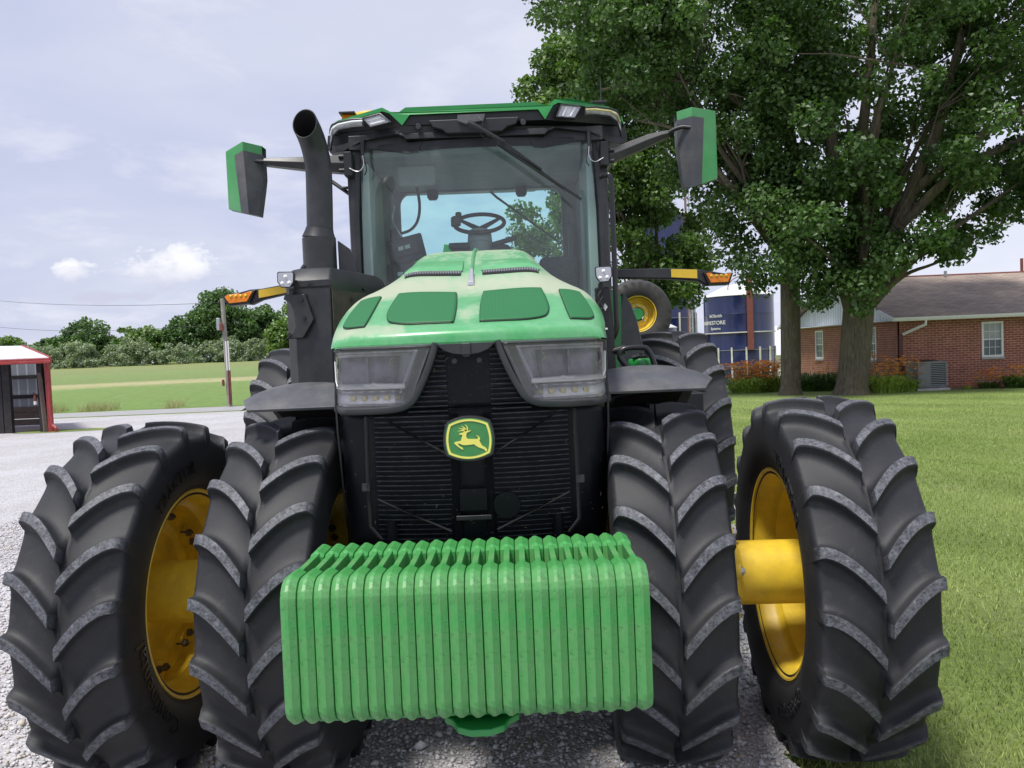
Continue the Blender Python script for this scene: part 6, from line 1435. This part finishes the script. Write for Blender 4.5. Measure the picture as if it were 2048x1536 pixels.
m = MB(); m.box((x0+.09, y0-.012, .74), (.06, .003, .02)); m.build('sticker', 'red', A, smooth=0)
# planting bed
m, nt, b = new_mat('mulch'); nt.links.new(ramp(nt, noise(nt, coord(nt), 9, 8, .8), [(.35, (.10, .07, .045)), (.6, (.28, .22, .15)), (.75, (.42, .37, .28))]), b.inputs['Base Color']); M['mulch'] = m
xx = np.linspace(13.5, 30, 60); strip_poly('planting_bed', [(x, 22.35-.45*min(1, (x-13.5)/3)+.08*math.sin(x*2)) for x in xx], [(x, 23.28) for x in xx], 'mulch', .012)
def strap_plant(name, label, cx, cy, r, h, n, seed, flowers=0, fh=.9, mat='strap', cat='plant', group=None, fcol='lily'):
    rng = np.random.default_rng(seed); root = empty(name, (cx, cy, 0), label, cat, group); V = []; F = []; tn = []
    for i in range(n):
        a = rng.uniform(0, 2*PI); rr0 = r*.45*math.sqrt(rng.uniform()); x, y = cx+rr0*math.cos(a)*1.6, cy+rr0*math.sin(a); aa = a+rng.normal(0, .6); L = h*rng.uniform(.35, 1.3)*(1-.35*rr0/(r*.9)); rr0 *= 1.35; w = rng.uniform(.012, .026); t = rng.uniform()
        px, py = -math.sin(aa)*w, math.cos(aa)*w; b0 = len(V); out = rng.uniform(.35, .95)*r
        for k in range(6):
            f = k/5; d = out*f**1.3; z = L*(1.9*f-1.35*f*f)*.95; ww = (1-f**2)*1+.05
            V += [(x+math.cos(aa)*d-px*ww, y+math.sin(aa)*d-py*ww, z), (x+math.cos(aa)*d+px*ww, y+math.sin(aa)*d+py*ww, z)]; tn += [t, t]
        for k in range(5): F.append((b0+2*k, b0+2*k+1, b0+2*k+3, b0+2*k+2))
    npmesh('foliage', np.array(V), np.array(F), mat, root, origin=ORG[root], attrs={'tone': tn})
    if flowers:
        sv = MB(); V = []; F = []; tn = []
        for i in range(flowers):
            a = rng.uniform(0, 2*PI); d = r*.9*math.sqrt(rng.uniform()); x, y = cx+d*math.cos(a)*1.5, cy+d*math.sin(a)*.8; z = fh*rng.uniform(.50, 1.12)
            if i % 3 == 0: sv.tube([(cx+(x-cx)*.6, cy+(y-cy)*.6, 0), (x, y, z)], .006, 4)
            t = rng.uniform()
            for k in range(6):
                b_ = 2*PI*k/6+t*3; l = rng.uniform(.06, .11); c_, s_ = math.cos(b_), math.sin(b_); n0 = len(V)
                V += [(x, y, z-.02), (x+l*c_*.6-s_*.018, y+l*s_*.6+c_*.018, z+.02), (x+l*c_, y+l*s_, z+.035), (x+l*c_*.6+s_*.018, y+l*s_*.6-c_*.018, z+.02)]; F.append((n0, n0+1, n0+2, n0+3)); tn += [t]*4
        sv.build('stems', 'stem', root, smooth=0, fix=False)
        npmesh('blooms', np.array(V), np.array(F), fcol, root, origin=ORG[root], attrs={'tone': tn})['kind'] = 'stuff'
    return root
M['strap'] = leafmat('strap_leaf', (.24, .34, .05), (.36, .48, .09), (.50, .60, .16), (.3, .36, .12)); M['stem'] = paint('stem_green', (.12, .17, .05), .6)
M['lily'] = leafmat('orange_bloom', (.75, .20, .04), (.85, .32, .07), (.88, .42, .12), (.9, .55, .2)); M['darkplant'] = leafmat('dark_strap', (.06, .11, .025), (.10, .18, .04), (.17, .27, .07), (.15, .2, .08))
strap_plant('day_lily', 'orange day lily clump at the left end of the row, against the blue silo', 8.55, 25.1, .85, .75, 700, 51, 260, .95, group='orange day lilies')
strap_plant('day_lily', 'orange day lily clump close to the left side of the slim trunk', 9.4, 25.4, .75, .75, 650, 52, 260, 1.0, group='orange day lilies')
strap_plant('day_lily', 'fountain of yellow-green lily leaves with orange blooms left of the air conditioner', 12.05, 22.2, .75, .80, 700, 53, 110, 1.10, group='orange day lilies')
strap_plant('day_lily', 'smaller lily clump tucked against the air conditioner', 12.75, 22.3, .5, .55, 350, 54, 40, .95, group='orange day lilies')
strap_plant('leafy_perennial', 'dark green leafy clump between the two trunks, nearer the slim one', 10.5, 24.6, .7, .85, 700, 55, 14, .85, mat='darkplant', group='dark perennials between the trunks')
strap_plant('leafy_perennial', 'dark green leafy clump between the two trunks, nearer the mossy one', 11.3, 24.4, .7, .85, 700, 56, 16, .95, mat='darkplant', group='dark perennials between the trunks')
strap_plant('coneflower', 'low flowering clump with red-orange heads below the house window', 15.35, 22.2, .38, .30, 220, 57, 40, .55, mat='darkplant', group='flowers along the brick wall')
strap_plant('coneflower', 'bushier flowering clump at the right picture edge by the brick wall', 16.25, 22.0, .65, .55, 650, 58, 60, .68, mat='darkplant', group='flowers along the brick wall')
strap_plant('coneflower', 'tiny sprig of yellowish weed in the bare mulch right of the air conditioner', 14.75, 22.3, .22, .14, 60, 59, 4, .2, mat='strap', group='flowers along the brick wall')
